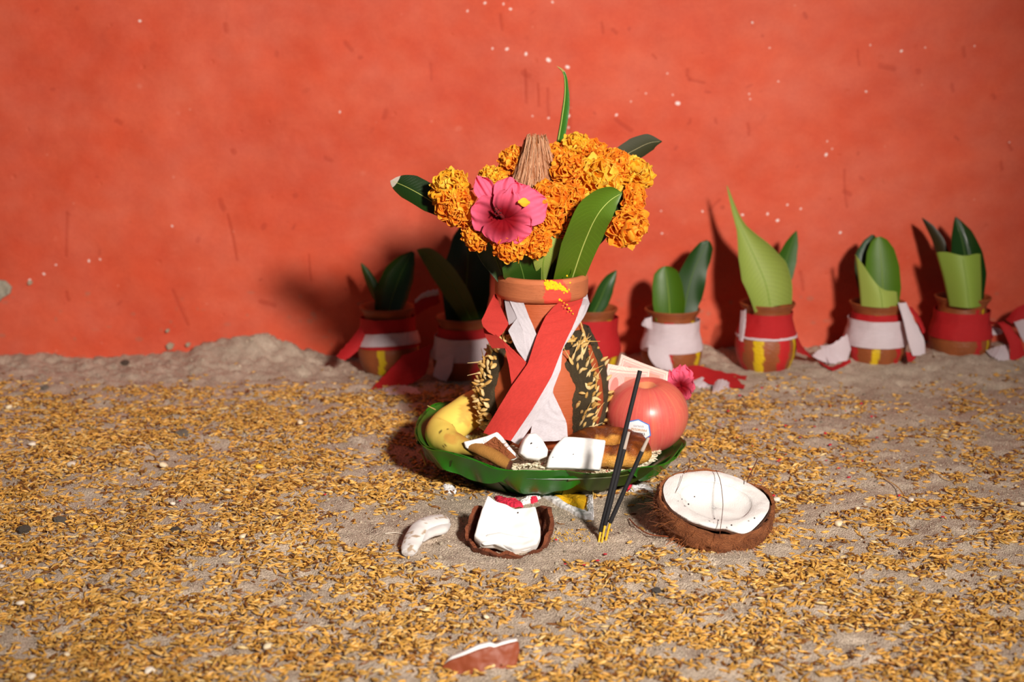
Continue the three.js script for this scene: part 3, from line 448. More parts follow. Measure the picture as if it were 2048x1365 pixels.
leaf({ pts: [[1010, 548, 0.01], [972, 490, 0.02], [930, 452, 0.02], [885, 418, 0.015], [838, 388, 0.01], [803, 370, 0.005], [781, 362, 0.0]], W: 0.0165, face: [-0.25, 0.75, 0.62], prof: [[0, 0.06], [0.3, 0.10], [0.42, 0.45], [0.58, 1], [0.76, 0.98], [0.88, 0.62], [0.95, 0.34], [1, 0.03]], cup: 0.5, mat: leafMat('#1f3a10', 0.35), rib: ribPale, label: 'dark mango leaf reaching far left from the pot mouth, its tip dried pale', tipMat: std('#b9ad9f', 0.85), tipFrom: 0.9 });
leaf({ pts: [[1085, 520, -0.02], [1100, 400, -0.03], [1113, 300, -0.04], [1124, 235, -0.042], [1130, 180, -0.044], [1126, 145, -0.044], [1113, 132, -0.046]], W: 0.0085, face: [0.9, 0.1, 0.55], prof: [[0, 0.3], [0.4, 1], [0.56, 0.95], [0.68, 0.55], [0.8, 0.36], [0.9, 0.24], [1, 0.04]], cup: 0.9, mat: leafMat('#3f7f25', 0.32), rib: ribPale, label: 'tall slender green leaf rising upright above the flowers', tipMat: std('#a3824a', 0.7), tipFrom: 0.84 });
leaf({ pts: [[1150, 500, -0.02], [1195, 380, -0.04], [1235, 322, -0.05], [1270, 300, -0.055], [1300, 286, -0.06], [1324, 283, -0.062]], W: 0.0135, face: [0.1, 0.62, 0.78], prof: [[0, 0.2], [0.4, 0.8], [0.62, 1], [0.8, 0.8], [0.92, 0.32], [1, 0.03]], cup: 0.5, mat: brownLeaf, rib: std('#8d8560', 0.6), label: 'dark brownish leaf pointing right behind the marigolds' });
leaf({ pts: [[1134, 590, 0.002], [1147, 548, 0.024], [1170, 482, 0.046], [1196, 428, 0.062], [1220, 401, 0.062], [1244, 386, 0.058]], W: 0.0245, face: [0.45, -0.05, 1], skew: -0.28, prof: [[0, 0.66], [0.2, 0.86], [0.42, 1], [0.62, 0.9], [0.78, 0.66], [0.9, 0.36], [1, 0.03]], cup: 0.35, wave: 0.03, mat: leafMat('#5f8518', 0.45), rib: std('#c3cf6e', 0.6), label: 'large bright green mango leaf leaning right across the front of the pot mouth', nu: 20 });
leaf({ pts: [[1087, 566, 0.020], [1086, 530, 0.036], [1092, 495, 0.044], [1094, 465, 0.044], [1090, 448, 0.042]], W: 0.0165, face: [0.1, -0.05, 1], prof: [[0, 0.12], [0.35, 0.75], [0.6, 1], [0.85, 0.7], [1, 0.2]], cup: -0.3, mat: paleLeaf, rib: ribGreen, label: 'pale underside of a short leaf beside the large bright green leaf' });
leaf({ pts: [[1055, 590, 0.010], [1045, 545, 0.028], [1038, 515, 0.034], [1045, 480, 0.034]], W: 0.0210, face: [-0.1, 0.3, 1], prof: [[0, 0.7], [0.4, 1], [0.8, 0.8], [1, 0.2]], cup: 0.5, mat: leafMat('#35591a', 0.3), rib: ribDark, label: 'dark green leaf filling the left front of the pot mouth below the flowers' });
leaf({ pts: [[1012, 566, 0.018], [995, 525, 0.020], [975, 480, 0.022], [962, 450, 0.02]], W: 0.0170, face: [-0.5, 0.4, 0.8], prof: [[0, 0.4], [0.4, 0.9], [0.7, 1], [1, 0.2]], cup: 0.7, mat: leafMat('#2a4514', 0.32), rib: ribDark, label: 'narrow dark leaf at the left rim of the pot below the pink flower' });
leaf({ pts: [[1180, 500, 0.0], [1215, 430, 0.01], [1243, 385, 0.012], [1262, 355, 0.0]], W: 0.0150, face: [0.3, 0.1, 1], cup: 0.3, mat: leafMat('#1b3a12', 0.4), rib: ribDark, label: 'dark leaf half hidden among the marigolds at the right' });
leaf({ pts: [[1098, 590, 0.004], [1104, 540, 0.024], [1112, 500, 0.034], [1120, 465, 0.034]], W: 0.020, face: [0.0, 0.2, 1], cup: 0.3, mat: darkLeaf, rib: ribDark, label: 'shaded leaf behind the large bright green leaf' });

// ---------------------------------------------------------------- coconut set in the pot mouth
{
  const c = Z(1072, 372, 0.0), t = thing('whole_coconut', 'brown husked coconut with a fibrous tuft standing in the middle of the flowers', 'coconut', V(c.x, 0.226, 0));
  const tip = 0.3585, b = 0.306;
  const egg = lathe([[0.001, 0.226], [0.016, 0.232], [0.032, 0.250], [0.041, 0.272], [0.038, 0.290], [0.029, 0.303], [0.024, 0.310], [0.020, 0.322], [0.0145, 0.338], [0.0098, 0.350], [0.0070, 0.3535], [0.001, 0.3520]], 96);
  displace(egg, (q) => { const a = Math.atan2(q.x, q.z), R = Math.hypot(q.x, q.z) || 1e-6, k = 1 + 0.06 * Math.sin(a * 17 + n2(q.y * 40, a) * 2) + 0.05 * Math.sin(a * 31 + q.y * 60); q.x *= k; q.z *= k; q.x += c.x; if (q.y > 0.35) q.y += 0.003 * n2(a * 2, 5); });
  part('husk', egg, std('#8c5334', 0.95, { bumpMap: grainMap, bumpScale: 0.002 }), t);
  const r = rng(8), A = [], B = [], C = [];
  for (let i = 0; i < 900; i++) {
    const a = r() * Math.PI * 2, j = 0.0012 * (r() - 0.3), y0 = lerp(0.292, 0.335, r() * r()), y1 = Math.min(tip + 0.008 * (r() - 0.6), y0 + 0.02 + r() * 0.05), pts = [];
    for (let k = 0; k <= 4; k++) { const y = lerp(y0, y1, k / 4), R = table([[0.29, 0.041], [0.303, 0.0300], [0.31, 0.0252], [0.322, 0.0212], [0.338, 0.0155], [0.352, 0.0110], [0.362, 0.0085]], y) * (1 + 0.03 * Math.sin(a * 17)) + j + 0.0006 * k * (r() - 0.4); const b2 = a + 0.05 * Math.sin(k * 1.3 + i); pts.push(V(c.x + Math.sin(b2) * R, y, Math.cos(b2) * R)); }
    (i % 3 === 0 ? A : i % 3 === 1 ? B : C).push(sweep(pts, 0.00022 + r() * 0.00022, 4, 6));
  }
  part('fibres', mergeGeometries(A), M.huskLight, t).userData.kind = 'stuff'; part('fibres', mergeGeometries(B), M.husk, t).userData.kind = 'stuff'; part('fibres', mergeGeometries(C), M.fibre, t).userData.kind = 'stuff';
}

// ---------------------------------------------------------------- marigolds
const petalGeo = [0, 1, 2, 3].map((k) => local(sheet((u, v) => { const c = u * 2 - 1, w = 0.5 * table([[0, 0.25], [0.3, 0.55], [0.65, 0.95], [0.88, 1], [1, 0.82]], v) * (1 - 0.05 * k); return V(c * w, v * (1 - (0.30 + 0.05 * k) * c * c * v * v + 0.05 * Math.sin(c * 5.5 + k * 2) * v), 0.20 * c * c * v - 0.10 * v + 0.11 * v * v * Math.sin(c * 5.0 + k * 1.7) + 0.30 * (k % 2 ? 1 : 0.55) * v * v * v); }, 8, 7, 0.03)));
const petalMats = { orange: ['#ff9c14', '#ffa71c', '#fd8e0c', '#ffb026'].map((c) => phys(c, 0.7, { transmission: 0.15, thickness: 0 })), gold: ['#ffba1e', '#ffc42c', '#ffac14', '#ffcd40'].map((c) => phys(c, 0.7, { transmission: 0.15, thickness: 0 })) };
const calyxMat = std('#a3a83a', 0.6), CORE = std('#d96a06', 0.9);
function marigold(px, py, z, rad, look, tone, label, n = 84) {
  const C = Z(px, py, z), D = V(...look).normalize(), R = rad / 1905, t = thing('marigold', label, 'flower', C.clone(), 'orange marigolds heaped in the pot mouth');
  const r = rng(Math.round(px * 7 + py * 13)), qD = new THREE.Quaternion().setFromUnitVectors(V(0, 1, 0), D), mats = petalMats[tone];
  const core = new THREE.SphereGeometry(R * 0.42, 14, 10); core.applyQuaternion(qD); part('core', local(core), CORE, t);
  for (let i = 0; i < n; i++) {
    const k = (i + 0.5) / n, th = Math.acos(1 - k * 1.35) + (r() - 0.5) * 0.2, ph = i * 2.39996 + (r() - 0.5) * 0.5, dir = V(Math.sin(th) * Math.cos(ph), Math.cos(th), Math.sin(th) * Math.sin(ph));
    const Yv = dir.clone().add(V((r() - 0.5) * 0.8, (r() - 0.5) * 0.6, (r() - 0.5) * 0.8)).normalize(), Zv = V(0, 1, 0).addScaledVector(Yv, -Yv.y); if (Zv.lengthSq() < 0.02) Zv.set(r() - 0.5, 0.1, r() - 0.5); Zv.normalize().applyAxisAngle(Yv, (r() - 0.5) * 1.7); const Xv = Yv.clone().cross(Zv).normalize(); Zv.crossVectors(Xv, Yv);
    const m = shade(new THREE.Mesh(petalGeo[i % 4], mats[Math.floor(r() * 4)])); m.name = 'petal';
    m.quaternion.setFromRotationMatrix(new THREE.Matrix4().makeBasis(Xv, Yv, Zv)).premultiply(qD); m.position.copy(dir).multiplyScalar(R * 0.30).applyQuaternion(qD);
    const len = R * (0.50 + 0.20 * Math.sin(th) + 0.24 * r()); m.scale.set(len * (0.85 + 0.3 * r()), len, len); t.add(m);
  }
  const cal = lathe([[0.001, -1.05], [0.10, -1.03], [0.16, -0.9], [0.30, -0.55], [0.36, -0.25], [0.30, -0.1]], 14); cal.scale(R, R, R); cal.applyQuaternion(qD); part('calyx', local(cal), calyxMat, t, 'green calyx');
  return t;
}
for (const a of [
  [903, 380, 0.035, 38, [-0.5, 0.5, 0.7], 'gold', 'golden marigold at the far left of the bouquet, above the dark leaf'],
  [912, 414, 0.044, 36, [-0.35, 0.1, 0.9], 'orange', 'orange marigold between the dark left leaf and the pink flower'],
  [984, 358, 0.020, 26, [-0.1, 0.8, 0.5], 'gold', 'small marigold peeping out over the top of the pink flower'],
  [955, 470, 0.050, 28, [-0.7, -0.2, 0.7], 'orange', 'ragged marigold under the lower left petals of the pink flower'],
  [1020, 488, 0.058, 33, [-0.1, -0.45, 0.85], 'orange', 'lowest marigold, hanging directly below the pink flower'],
  [1072, 486, 0.052, 27, [0.3, -0.3, 0.9], 'orange', 'marigold hanging just left of the pale leaf underside'],
  [1028, 325, -0.015, 30, [-0.5, 0.6, 0.4], 'orange', 'marigold standing close to the left of the coconut tuft'],
  [1113, 318, -0.012, 30, [0.1, 0.8, 0.4], 'orange', 'marigold against the right side of the coconut tuft, below the tall leaf'],
  [1152, 296, -0.015, 30, [0.0, 0.9, 0.4], 'gold', 'topmost golden marigold, right of the tall slender leaf'],
  [1187, 310, -0.012, 29, [0.2, 0.7, 0.5], 'orange', 'marigold next to the topmost golden one'],
  [1140, 348, 0.016, 36, [-0.1, 0.5, 0.9], 'orange', 'marigold below the topmost golden one, beside the coconut tuft'],
  [1192, 366, 0.016, 47, [0.1, 0.2, 1], 'gold', 'large yellow marigold facing forward in the right half of the bouquet', 74],
  [1228, 336, 0.004, 34, [0.3, 0.7, 0.6], 'orange', 'marigold in front of the dark leaf that points right'],
  [1268, 350, 0.0, 36, [0.45, 0.75, 0.45], 'gold', 'flat spread marigold at the upper right edge of the bouquet'],
  [1262, 398, 0.012, 29, [0.8, 0.05, 0.6], 'orange', 'marigold beside the tip of the large bright green leaf'],
  [1250, 450, 0.022, 42, [0.5, -0.3, 0.8], 'orange', 'round marigold hanging lowest at the right, right of the large bright leaf', 66],
  [1098, 402, 0.042, 36, [0.1, 0.4, 0.9], 'orange', 'marigold touching the right petal of the pink flower, below the tuft'],
  [1140, 402, 0.034, 32, [0.1, 0.2, 0.9], 'orange', 'marigold left of the large yellow one in mid bouquet'],
  [1128, 440, 0.036, 38, [0.05, -0.15, 1], 'orange', 'marigold resting against the left edge of the large bright leaf'],
  [1082, 440, 0.046, 30, [0.0, -0.1, 1], 'orange', 'marigold half covered by the lower right petal of the pink flower'],
]) marigold(...a);

// ---------------------------------------------------------------- pink hibiscus
const hibTint = (geo, c, R) => paint(geo, (x, y, z, k) => { const d = Math.hypot(x - c.x, y - c.y, (z - c.z) * 0.6) / R, t = smooth(0.26, 0.78, d), v = 1 + 0.10 * n3(x * 220, y * 220, z * 220); k.setRGB(lerp(0.24, 1.0, t) * v, lerp(0.0, 0.15, t) * v, lerp(0.006, 0.27, t) * v); });
const hibMat = phys('#ffffff', 0.8, { specularIntensity: 0.3, vertexColors: true, transmission: 0.15, thickness: 0 });
function petalSheet(C, tip, W, lift, seed, ruff = 0.0022) {
  const T = tip.clone().sub(C), len = T.length(); T.normalize(); const F = V(0, 0, 1).addScaledVector(T, -T.z).normalize(), S = T.clone().cross(F);
  return sheet((u, v) => { const c = u * 2 - 1, w = W * table([[0, 0.18], [0.25, 0.5], [0.55, 0.95], [0.8, 1], [0.93, 0.8], [1, 0.45]], v); return C.clone().addScaledVector(T, len * v * (1 - 0.10 * c * c * v)).addScaledVector(S, c * w).addScaledVector(F, lift * Math.sin(Math.PI * Math.pow(v, 0.8)) + ruff * v * v * Math.sin(c * 6 + seed) + 0.16 * W * c * c * v + 0.0014 * v * Math.sin(c * 13 + seed * 2) - 0.003 * v); }, 20, 16, 0.0004);
}
{
  const C = Z(1006, 437, 0.066), t = thing('hibiscus', 'large pink hibiscus with dark red throat at the front left of the bouquet', 'flower', C.clone());
  const petals = [[953, 352, 0.052, 0.0105, 0.004, 1], [1022, 354, 0.056, 0.0150, 0.006, 2], [942, 420, 0.066, 0.0185, 0.007, 3], [1094, 400, 0.062, 0.0190, 0.007, 4], [1022, 382, 0.084, 0.0150, 0.006, 5], [994, 486, 0.076, 0.0175, 0.008, 6], [1062, 466, 0.070, 0.0165, 0.007, 7], [1060, 372, 0.052, 0.016, 0.004, 8], [958, 462, 0.06, 0.013, 0.004, 9]];
  for (const [px, py, z, W, lift, s] of petals) { const b = C.clone().add(V(0, 0, -0.004 + 0.0006 * s)), g = petalSheet(b, Z(px, py, z), W, lift, s); part('petal', hibTint(g, C, 0.043), hibMat, t); }
  part('pistil', sweep([C.clone().add(V(0, 0, -0.002)), Z(1003, 432, 0.078), Z(996, 424, 0.084), Z(990, 416, 0.086)], (k) => lerp(0.0022, 0.0012, k), 8, 14), std('#7a0a16', 0.7), t);
  const dots = []; const r = rng(3); for (let i = 0; i < 22; i++) { const g = new THREE.SphereGeometry(0.0007, 6, 5), p = Z(lerp(1003, 988, r()), lerp(434, 412, r()), 0.08 + r() * 0.008); g.translate(p.x, p.y, p.z); dots.push(g); } part('anthers', mergeGeometries(dots), std('#52101c', 0.8), t);
  const D = Z(1361, 772, -0.055), h = thing('hibiscus', 'small pink blossom behind the right shoulder of the apple', 'flower', D.clone());
  for (const [px, py, W, s] of [[1344, 744, 0.011, 1], [1366, 734, 0.012, 2], [1382, 758, 0.012, 3], [1380, 790, 0.012, 4], [1362, 802, 0.011, 5], [1342, 780, 0.011, 6]]) part('petal', hibTint(petalSheet(D, Z(px, py, -0.045), W, 0.005, s), D, 0.026), hibMat, h);
  part('calyx', sweep([D.clone(), D.clone().add(V(-0.004, -0.012, -0.012)), D.clone().add(V(-0.014, -0.030, -0.012))], (k) => lerp(0.004, 0.0016, k), 8, 8), calyxMat, h);
  const f = (px, py) => Z(px, py, 0.086); solo('marigold_petal', sheet((u, v) => { const p = f(lerp(1036, 1060, v), lerp(404, 408, v) + (u - 0.5) * 18 * Math.sin(Math.PI * clamp(v, 0.1, 0.9))); p.z += 0.002 * Math.sin(u * 3) - 0.010 * v; return p; }, 6, 8, 0.0004), petalMats.gold[1], 'loose yellow marigold petal lying on the pink hibiscus', 'petal');
}

// ---------------------------------------------------------------- offerings on the plate
{
  // apple
  const c = Z(1294, 831, -0.002); const t = thing('apple', 'large pink striped apple with a small blue edged sticker, at the right of the plate', 'apple', V(c.x, 0.022, c.z));
  const R = 0.0442, prof = (s) => { const a = s * Math.PI, rr = Math.pow(Math.sin(a), 0.86), x = R * rr * (1 - 0.05 * Math.cos(a)), y = -Math.cos(a) * 0.0395; const top = Math.exp(-((x / (R * 0.23)) ** 2)); return [x, y - (s > 0.5 ? 0.010 * top : -0.006 * top)]; };
  const q = new THREE.Quaternion().setFromEuler(new THREE.Euler(0.14, 0, 0.05));
  const geo = lathe(Array.from({ length: 49 }, (_, i) => prof(0.004 + 0.992 * i / 48)), 96);
  displace(geo, (p) => { const a = Math.atan2(p.x, p.z), k = 1 + 0.012 * Math.cos(5 * a + 0.6) * smooth(-0.03, 0.03, p.y) + 0.006 * n2(a, 3); p.x *= k; p.z *= k; });
  geo.applyQuaternion(q); geo.translate(c.x, c.y, c.z);
  const skin = canvas(1024, 512, (g, w, h) => {
    g.fillStyle = '#de6a5c'; g.fillRect(0, 0, w, h); const r = rng(12);
    for (let k = 0; k < 1500; k++) { const x = r() * w, warm = 0.5 + 0.5 * n2(x / 160, 2), len = h * (0.12 + 0.4 * r()), y = r() * h - len / 2; g.globalAlpha = 0.05 + 0.10 * r(); g.fillStyle = warm > 0.56 ? (r() < 0.75 ? '#f0a66c' : '#e0574e') : (r() < 0.75 ? '#d8404c' : '#ee9a80'); g.fillRect(x, y, 1 + r() * 7, len); }
    for (let k = 0; k < 500; k++) { g.globalAlpha = 0.35; g.fillStyle = '#f6cf9c'; g.beginPath(); g.arc(r() * w, r() * h, 0.7 + r() * 0.9, 0, 7); g.fill(); }
    g.globalAlpha = 0.8; g.fillStyle = '#cf9a52'; g.fillRect(0, 0, w, 14); g.globalAlpha = 0.5; g.fillStyle = '#e8b873'; g.fillRect(0, h - 26, w, 26);
  });
  const skinT = colorMap(skin); skinT.flipY = false;
  part('skin', geo, phys('#ffffff', 0.36, { map: skinT, clearcoat: 0.15, clearcoatRoughness: 0.3 }), t);
  part('stem', sweep([c.clone().add(V(0.001, 0.022, -0.004)), c.clone().add(V(0.002, 0.028, -0.006)), c.clone().add(V(0.004, 0.031, -0.009))], 0.0012, 7, 8), std('#5a3a1e', 0.9), t);
  // sticker: a curved six-cornered label printed upside down to the viewer
  const hit = (px, py) => { const d = ray(px, py), iq = q.clone().invert(); let lo = (0.10 - EYE.z) / d.z, hi = (c.z - EYE.z) / d.z; const f = (k) => { const p = EYE.clone().addScaledVector(d, k).sub(c).applyQuaternion(iq); let best = 0; const x = Math.hypot(p.x, p.z); for (let i = 0; i < 60; i++) { const s = 0.1 + 0.8 * i / 59, [a, b] = prof(s); if (Math.abs(b - p.y) < 0.002) best = Math.max(best, a); } return x - best; }; for (let i = 0; i < 40; i++) { const m = (lo + hi) / 2; f(m) > 0 ? lo = m : hi = m; } return EYE.clone().addScaledVector(d, lo); };
  // six-cornered outline in metres on the skin, about the sticker's middle
  const mid = hit(1277, 861), N0 = mid.clone().sub(c).normalize(), SX = V(1, 0, 0).addScaledVector(N0, -N0.x).normalize(), SY = N0.clone().cross(SX);
  const hx = [[-0.0104, 0.0078], [-0.0006, 0.0112], [0.0103, 0.0066], [0.0124, -0.0050], [0.0072, -0.0094], [-0.0026, -0.0116], [-0.0118, -0.0060]], SIDE = 0.027;
  const skinAt = (x, y) => { const d = N0.clone().multiplyScalar(0.04).addScaledVector(SX, x).addScaledVector(SY, y).applyQuaternion(q.clone().invert()), el = d.y / Math.hypot(d.x, d.z); let best = [1e9, 0]; for (let i = 20; i < 480; i++) { const [a, b] = prof(i / 500), e = Math.abs(b / a - el); if (e < best[0]) best = [e, Math.hypot(a, b)]; } return d.normalize().multiplyScalar(best[1] + 0.0007).applyQuaternion(q).add(c); };
  const label = canvas(512, 512, (g, w, h) => {
    const X = (p, k) => [(p[0] * k / SIDE + 0.5) * w, (0.5 - p[1] * k / SIDE) * h]; g.fillStyle = '#3f82d8'; g.fillRect(0, 0, w, h);
    g.fillStyle = '#f6fbff'; g.beginPath(); hx.forEach((p, i) => { const [x, y] = X(p, 0.90); i ? g.lineTo(x, y) : g.moveTo(x, y); }); g.fill();
    g.translate(w / 2, h / 2); g.rotate(Math.PI + 0.02); g.textAlign = 'center'; g.textBaseline = 'middle';
    g.fillStyle = '#1c2430'; g.font = 'bold 70px sans-serif'; g.fillText('TAIPU', -26, -62); g.fillStyle = '#c58a4a'; g.font = 'bold 62px sans-serif'; g.fillText('PREMIUM', -8, 10); g.fillStyle = '#9a8a94'; g.font = 'bold 46px sans-serif'; g.fillText('QUALITY', 0, 78);
  });
  const pos = [], uv = [], idx = [], rings = 5, N = hx.length * 6; const edge = (i) => { const k = i / 6, a = hx[Math.floor(k) % hx.length], b = hx[(Math.floor(k) + 1) % hx.length], f = k % 1; return [lerp(a[0], b[0], f), lerp(a[1], b[1], f)]; };
  const add = (x, y) => { const p = skinAt(x, y); pos.push(p.x, p.y, p.z); uv.push(x / SIDE + 0.5, y / SIDE + 0.5); };
  add(0, 0); for (let k = 1; k <= rings; k++) for (let i = 0; i < N; i++) { const e = edge(i); add(e[0] * k / rings, e[1] * k / rings); }
  for (let i = 0; i < N; i++) { const j = (i + 1) % N; idx.push(0, 1 + j, 1 + i); for (let k = 0; k < rings - 1; k++) { const a = 1 + k * N; idx.push(a + i, a + j, a + N + j, a + i, a + N + j, a + N + i); } }
  part('sticker', geoFrom(pos, idx, uv), std('#ffffff', 0.5, { map: colorMap(label) }), t, 'white sticker with blue edge and print upside down');
}
{
  // banana lying round the left of the pot, its stalk split and pointing right
  const pts = [[985, 792, -0.045], [957, 812, -0.014], [918, 838, 0.008], [888, 862, 0.026], [882, 880, 0.046]].map(([x, y, z]) => Z(x, y, z)), neck = [[884, 876, 0.045], [915, 896, 0.073], [955, 912, 0.093], [990, 925, 0.104], [1014, 936, 0.110]].map(([x, y, z]) => Z(x, y, z));
  const t = thing('banana', 'yellow banana with a brown split stalk lying at the left of the plate', 'banana', V(pts[2].x, 0.03, pts[2].z));
  const body = sweep([...pts.slice(0, 4), Z(883, 874, 0.046), Z(897, 884, 0.063), Z(922, 892, 0.081), Z(952, 899, 0.094)], (s) => table([[0, 0.014], [0.12, 0.0185], [0.35, 0.0200], [0.50, 0.0188], [0.62, 0.0160], [0.70, 0.0140], [0.80, 0.0125], [0.9, 0.0085], [1, 0.0070]], s), 40, 60);
  displace(body, (p) => { const k = n3(p.x * 25, p.y * 25, p.z * 25); p.y += 0.0008 * k; });
  paint(body, (x, y, z, k) => { const b = n3(x * 60, y * 60, z * 60) * 0.5 + n3(x * 160, y * 160, z * 160) * 0.3, s = smooth(-0.068, -0.045, x) * smooth(0.050, 0.075, z), o = smooth(0.30, 0.55, n3(x * 30 + 4, y * 30, z * 22) + 0.25 * n3(x * 90, y * 90, z * 90)); k.setRGB(0.95, 0.72 + 0.03 * b, 0.135); if (o > 0) k.lerp(new THREE.Color(0.80, 0.36, 0.075), 0.7 * o); k.lerp(new THREE.Color(0.47, 0.27, 0.055), clamp(s * (0.75 + 0.5 * b))); if (n3(x * 240, y * 240, z * 240) > 0.86) k.setRGB(0.12, 0.07, 0.02); });
  part('peel', body, phys('#ffffff', 0.5, { vertexColors: true }), t);
  const brown = std('#b9813a', 0.8, { bumpMap: clayMap, bumpScale: 0.0008 });
  part('stalk', sweep([Z(940, 893, 0.094), Z(962, 900, 0.103), Z(985, 911, 0.111), Z(1004, 923, 0.117), Z(1018, 931, 0.120)], (s) => table([[0, 0.0060], [0.3, 0.0082], [0.7, 0.0076], [1, 0.0064]], s), 14, 24, [1, 0.8]), brown, t, 'brown split stalk');
  part('cut_end', sweep([Z(1015, 930, 0.1200), Z(1021, 932, 0.1215)], 0.0050, 10, 2), std('#5b2e18', 0.9), t);
  part('blemish', sweep([Z(904, 849, 0.040), Z(908, 858, 0.043), Z(913, 868, 0.046)], (s) => 0.0013 * Math.sin(Math.PI * clamp(s, 0.1, 0.9)), 6, 8), std('#8a6224', 0.9), t);
}
const specksOn = (t, list) => { const gs = list.map(([x, y, z, s]) => { const g = new THREE.IcosahedronGeometry(s, 0), p = Z(x, y, z); g.translate(p.x, p.y, p.z); return g; }); part('specks', mergeGeometries(gs), std('#2c211c', 0.9), t).userData.kind = 'stuff'; };
{
  // three pieces of fresh coconut
  let c = Z(993, 893, 0.103), n = V(-0.05, 0.30, 1), t = thing('coconut_piece', 'angular coconut piece showing its brown fibrous shell side, behind the banana stalk', 'coconut', V(c.x, c.y - 0.014, c.z));
  part('shell', slab([[955, 896], [975, 884], [990, 873], [1000, 882], [1016, 899], [1034, 916], [1012, 922], [985, 912], [958, 902]], c, n, 0.0005, 0.0035, { bend: 2.5, ripple: 0.0012, round: 0.05 }), M.shell, t);
  part('flesh', slab([[926, 884], [945, 880], [972, 873], [994, 864], [1004, 874], [1020, 895], [1038, 915], [1026, 922], [985, 914], [950, 902], [930, 897]], c, n, -0.009, 0.0, { bend: 2.5, ripple: 0.0008, round: 0.08 }), M.flesh, t);
  const r = rng(71), hairs = []; for (let i = 0; i < 90; i++) { const x = lerp(966, 1025, r()), y = lerp(884, 916, r()), a = r() * 3; if (y < 873 + Math.abs(x - 990) * 0.75) continue; const p = onPlane(x, y, c.clone().addScaledVector(n.clone().normalize(), 0.0036 - 2.5 * 0.0001), n), d = V(Math.cos(a), Math.sin(a), 0.1).multiplyScalar(0.0035); hairs.push(sweep([p, p.clone().add(d).add(V(0, 0, 0.0008)), p.clone().addScaledVector(d, 1.8)], 0.00016, 4, 4)); } part('fibres', mergeGeometries(hairs), M.fibre, t).userData.kind = 'stuff';
  c = Z(1068, 895, 0.112); n = V(0.35, 0.35, 1); t = thing('coconut_piece', 'small upright wedge of white coconut between the shell-backed piece and the square one', 'coconut', V(c.x, c.y - 0.014, c.z));
  part('flesh', slab([[1048, 880], [1058, 868], [1071, 866], [1084, 878], [1096, 900], [1094, 914], [1076, 922], [1052, 918], [1040, 908], [1043, 893]], c, n, -0.008, 0.004, { bend: 5, round: 0.22, ripple: 0.0006 }), M.flesh, t);
  specksOn(t, [[1063, 887, 0.1175, 0.0009], [1052, 907, 0.1165, 0.0004], [1075, 895, 0.117, 0.0004]]);
  c = Z(1155, 907, 0.116); n = V(0.05, 0.45, 1); t = thing('coconut_piece', 'square white slab of coconut at the front of the plate', 'coconut', V(c.x, c.y - 0.016, c.z));
  part('flesh', slab([[1128, 874], [1150, 875], [1180, 877], [1212, 881], [1208, 905], [1201, 942], [1170, 940], [1130, 938], [1092, 937], [1098, 914], [1110, 892]], c, n, -0.007, 0.004, { bend: 2, round: 0.10, ripple: 0.0007 }), M.flesh, t);
  specksOn(t, [[1106, 915, 0.122, 0.0005], [1147, 909, 0.1215, 0.0005], [1130, 928, 0.122, 0.0006], [1139, 921, 0.1215, 0.0004], [1113, 930, 0.122, 0.0004]]);
}
{
  // fried bread ring
  const c = Z(1217, 894, 0.074), t = thing('fried_bread', 'golden brown fried bread ring leaning in front of the apple', 'bread', V(c.x, c.y - 0.018, c.z));
  const g = new THREE.TorusGeometry(0.0288, 0.0140, 32, 80); g.rotateX(-Math.PI / 2);
  displace(g, (p) => { const a = Math.atan2(p.z, p.x), k = 1 + 0.06 * n2(Math.cos(a) * 1.5, Math.sin(a) * 1.5) + 0.03 * Math.sin(a * 3); p.x *= k * 1.02; p.z *= k * 0.90; p.y *= 0.86 + 0.10 * Math.sin(a * 2 + 1); p.addScaledVector(p.clone().normalize(), 0.0008 * n3(p.x * 150, p.y * 150, p.z * 150)); });
  const side = g.clone();
  paint(g, (x, y, z, k) => { const R = Math.hypot(x, z), n = n3(x * 45, y * 45, z * 45) * 0.5 + n3(x * 130, y * 130, z * 130) * 0.3, top = smooth(0.0030, 0.0065, y + 0.005 * n), m = smooth(-0.2, 0.6, n3(x * 60 + 9, y * 60, z * 60)); k.setRGB(0.86, 0.41 + 0.05 * n, 0.07); k.lerp(new THREE.Color(0.62, 0.20, 0.02), 0.5 * m * smooth(-0.012, 0.004, y)); k.lerp(new THREE.Color(lerp(0.15, 0.36, m), lerp(0.035, 0.085, m), 0.006), top); });
  g.rotateX(0.10); g.rotateZ(-0.03); g.translate(c.x, c.y, c.z);
  part('crust', g, phys('#ffffff', 0.42, { vertexColors: true, bumpMap: grainMap, bumpScale: 0.0012 }), t);
}
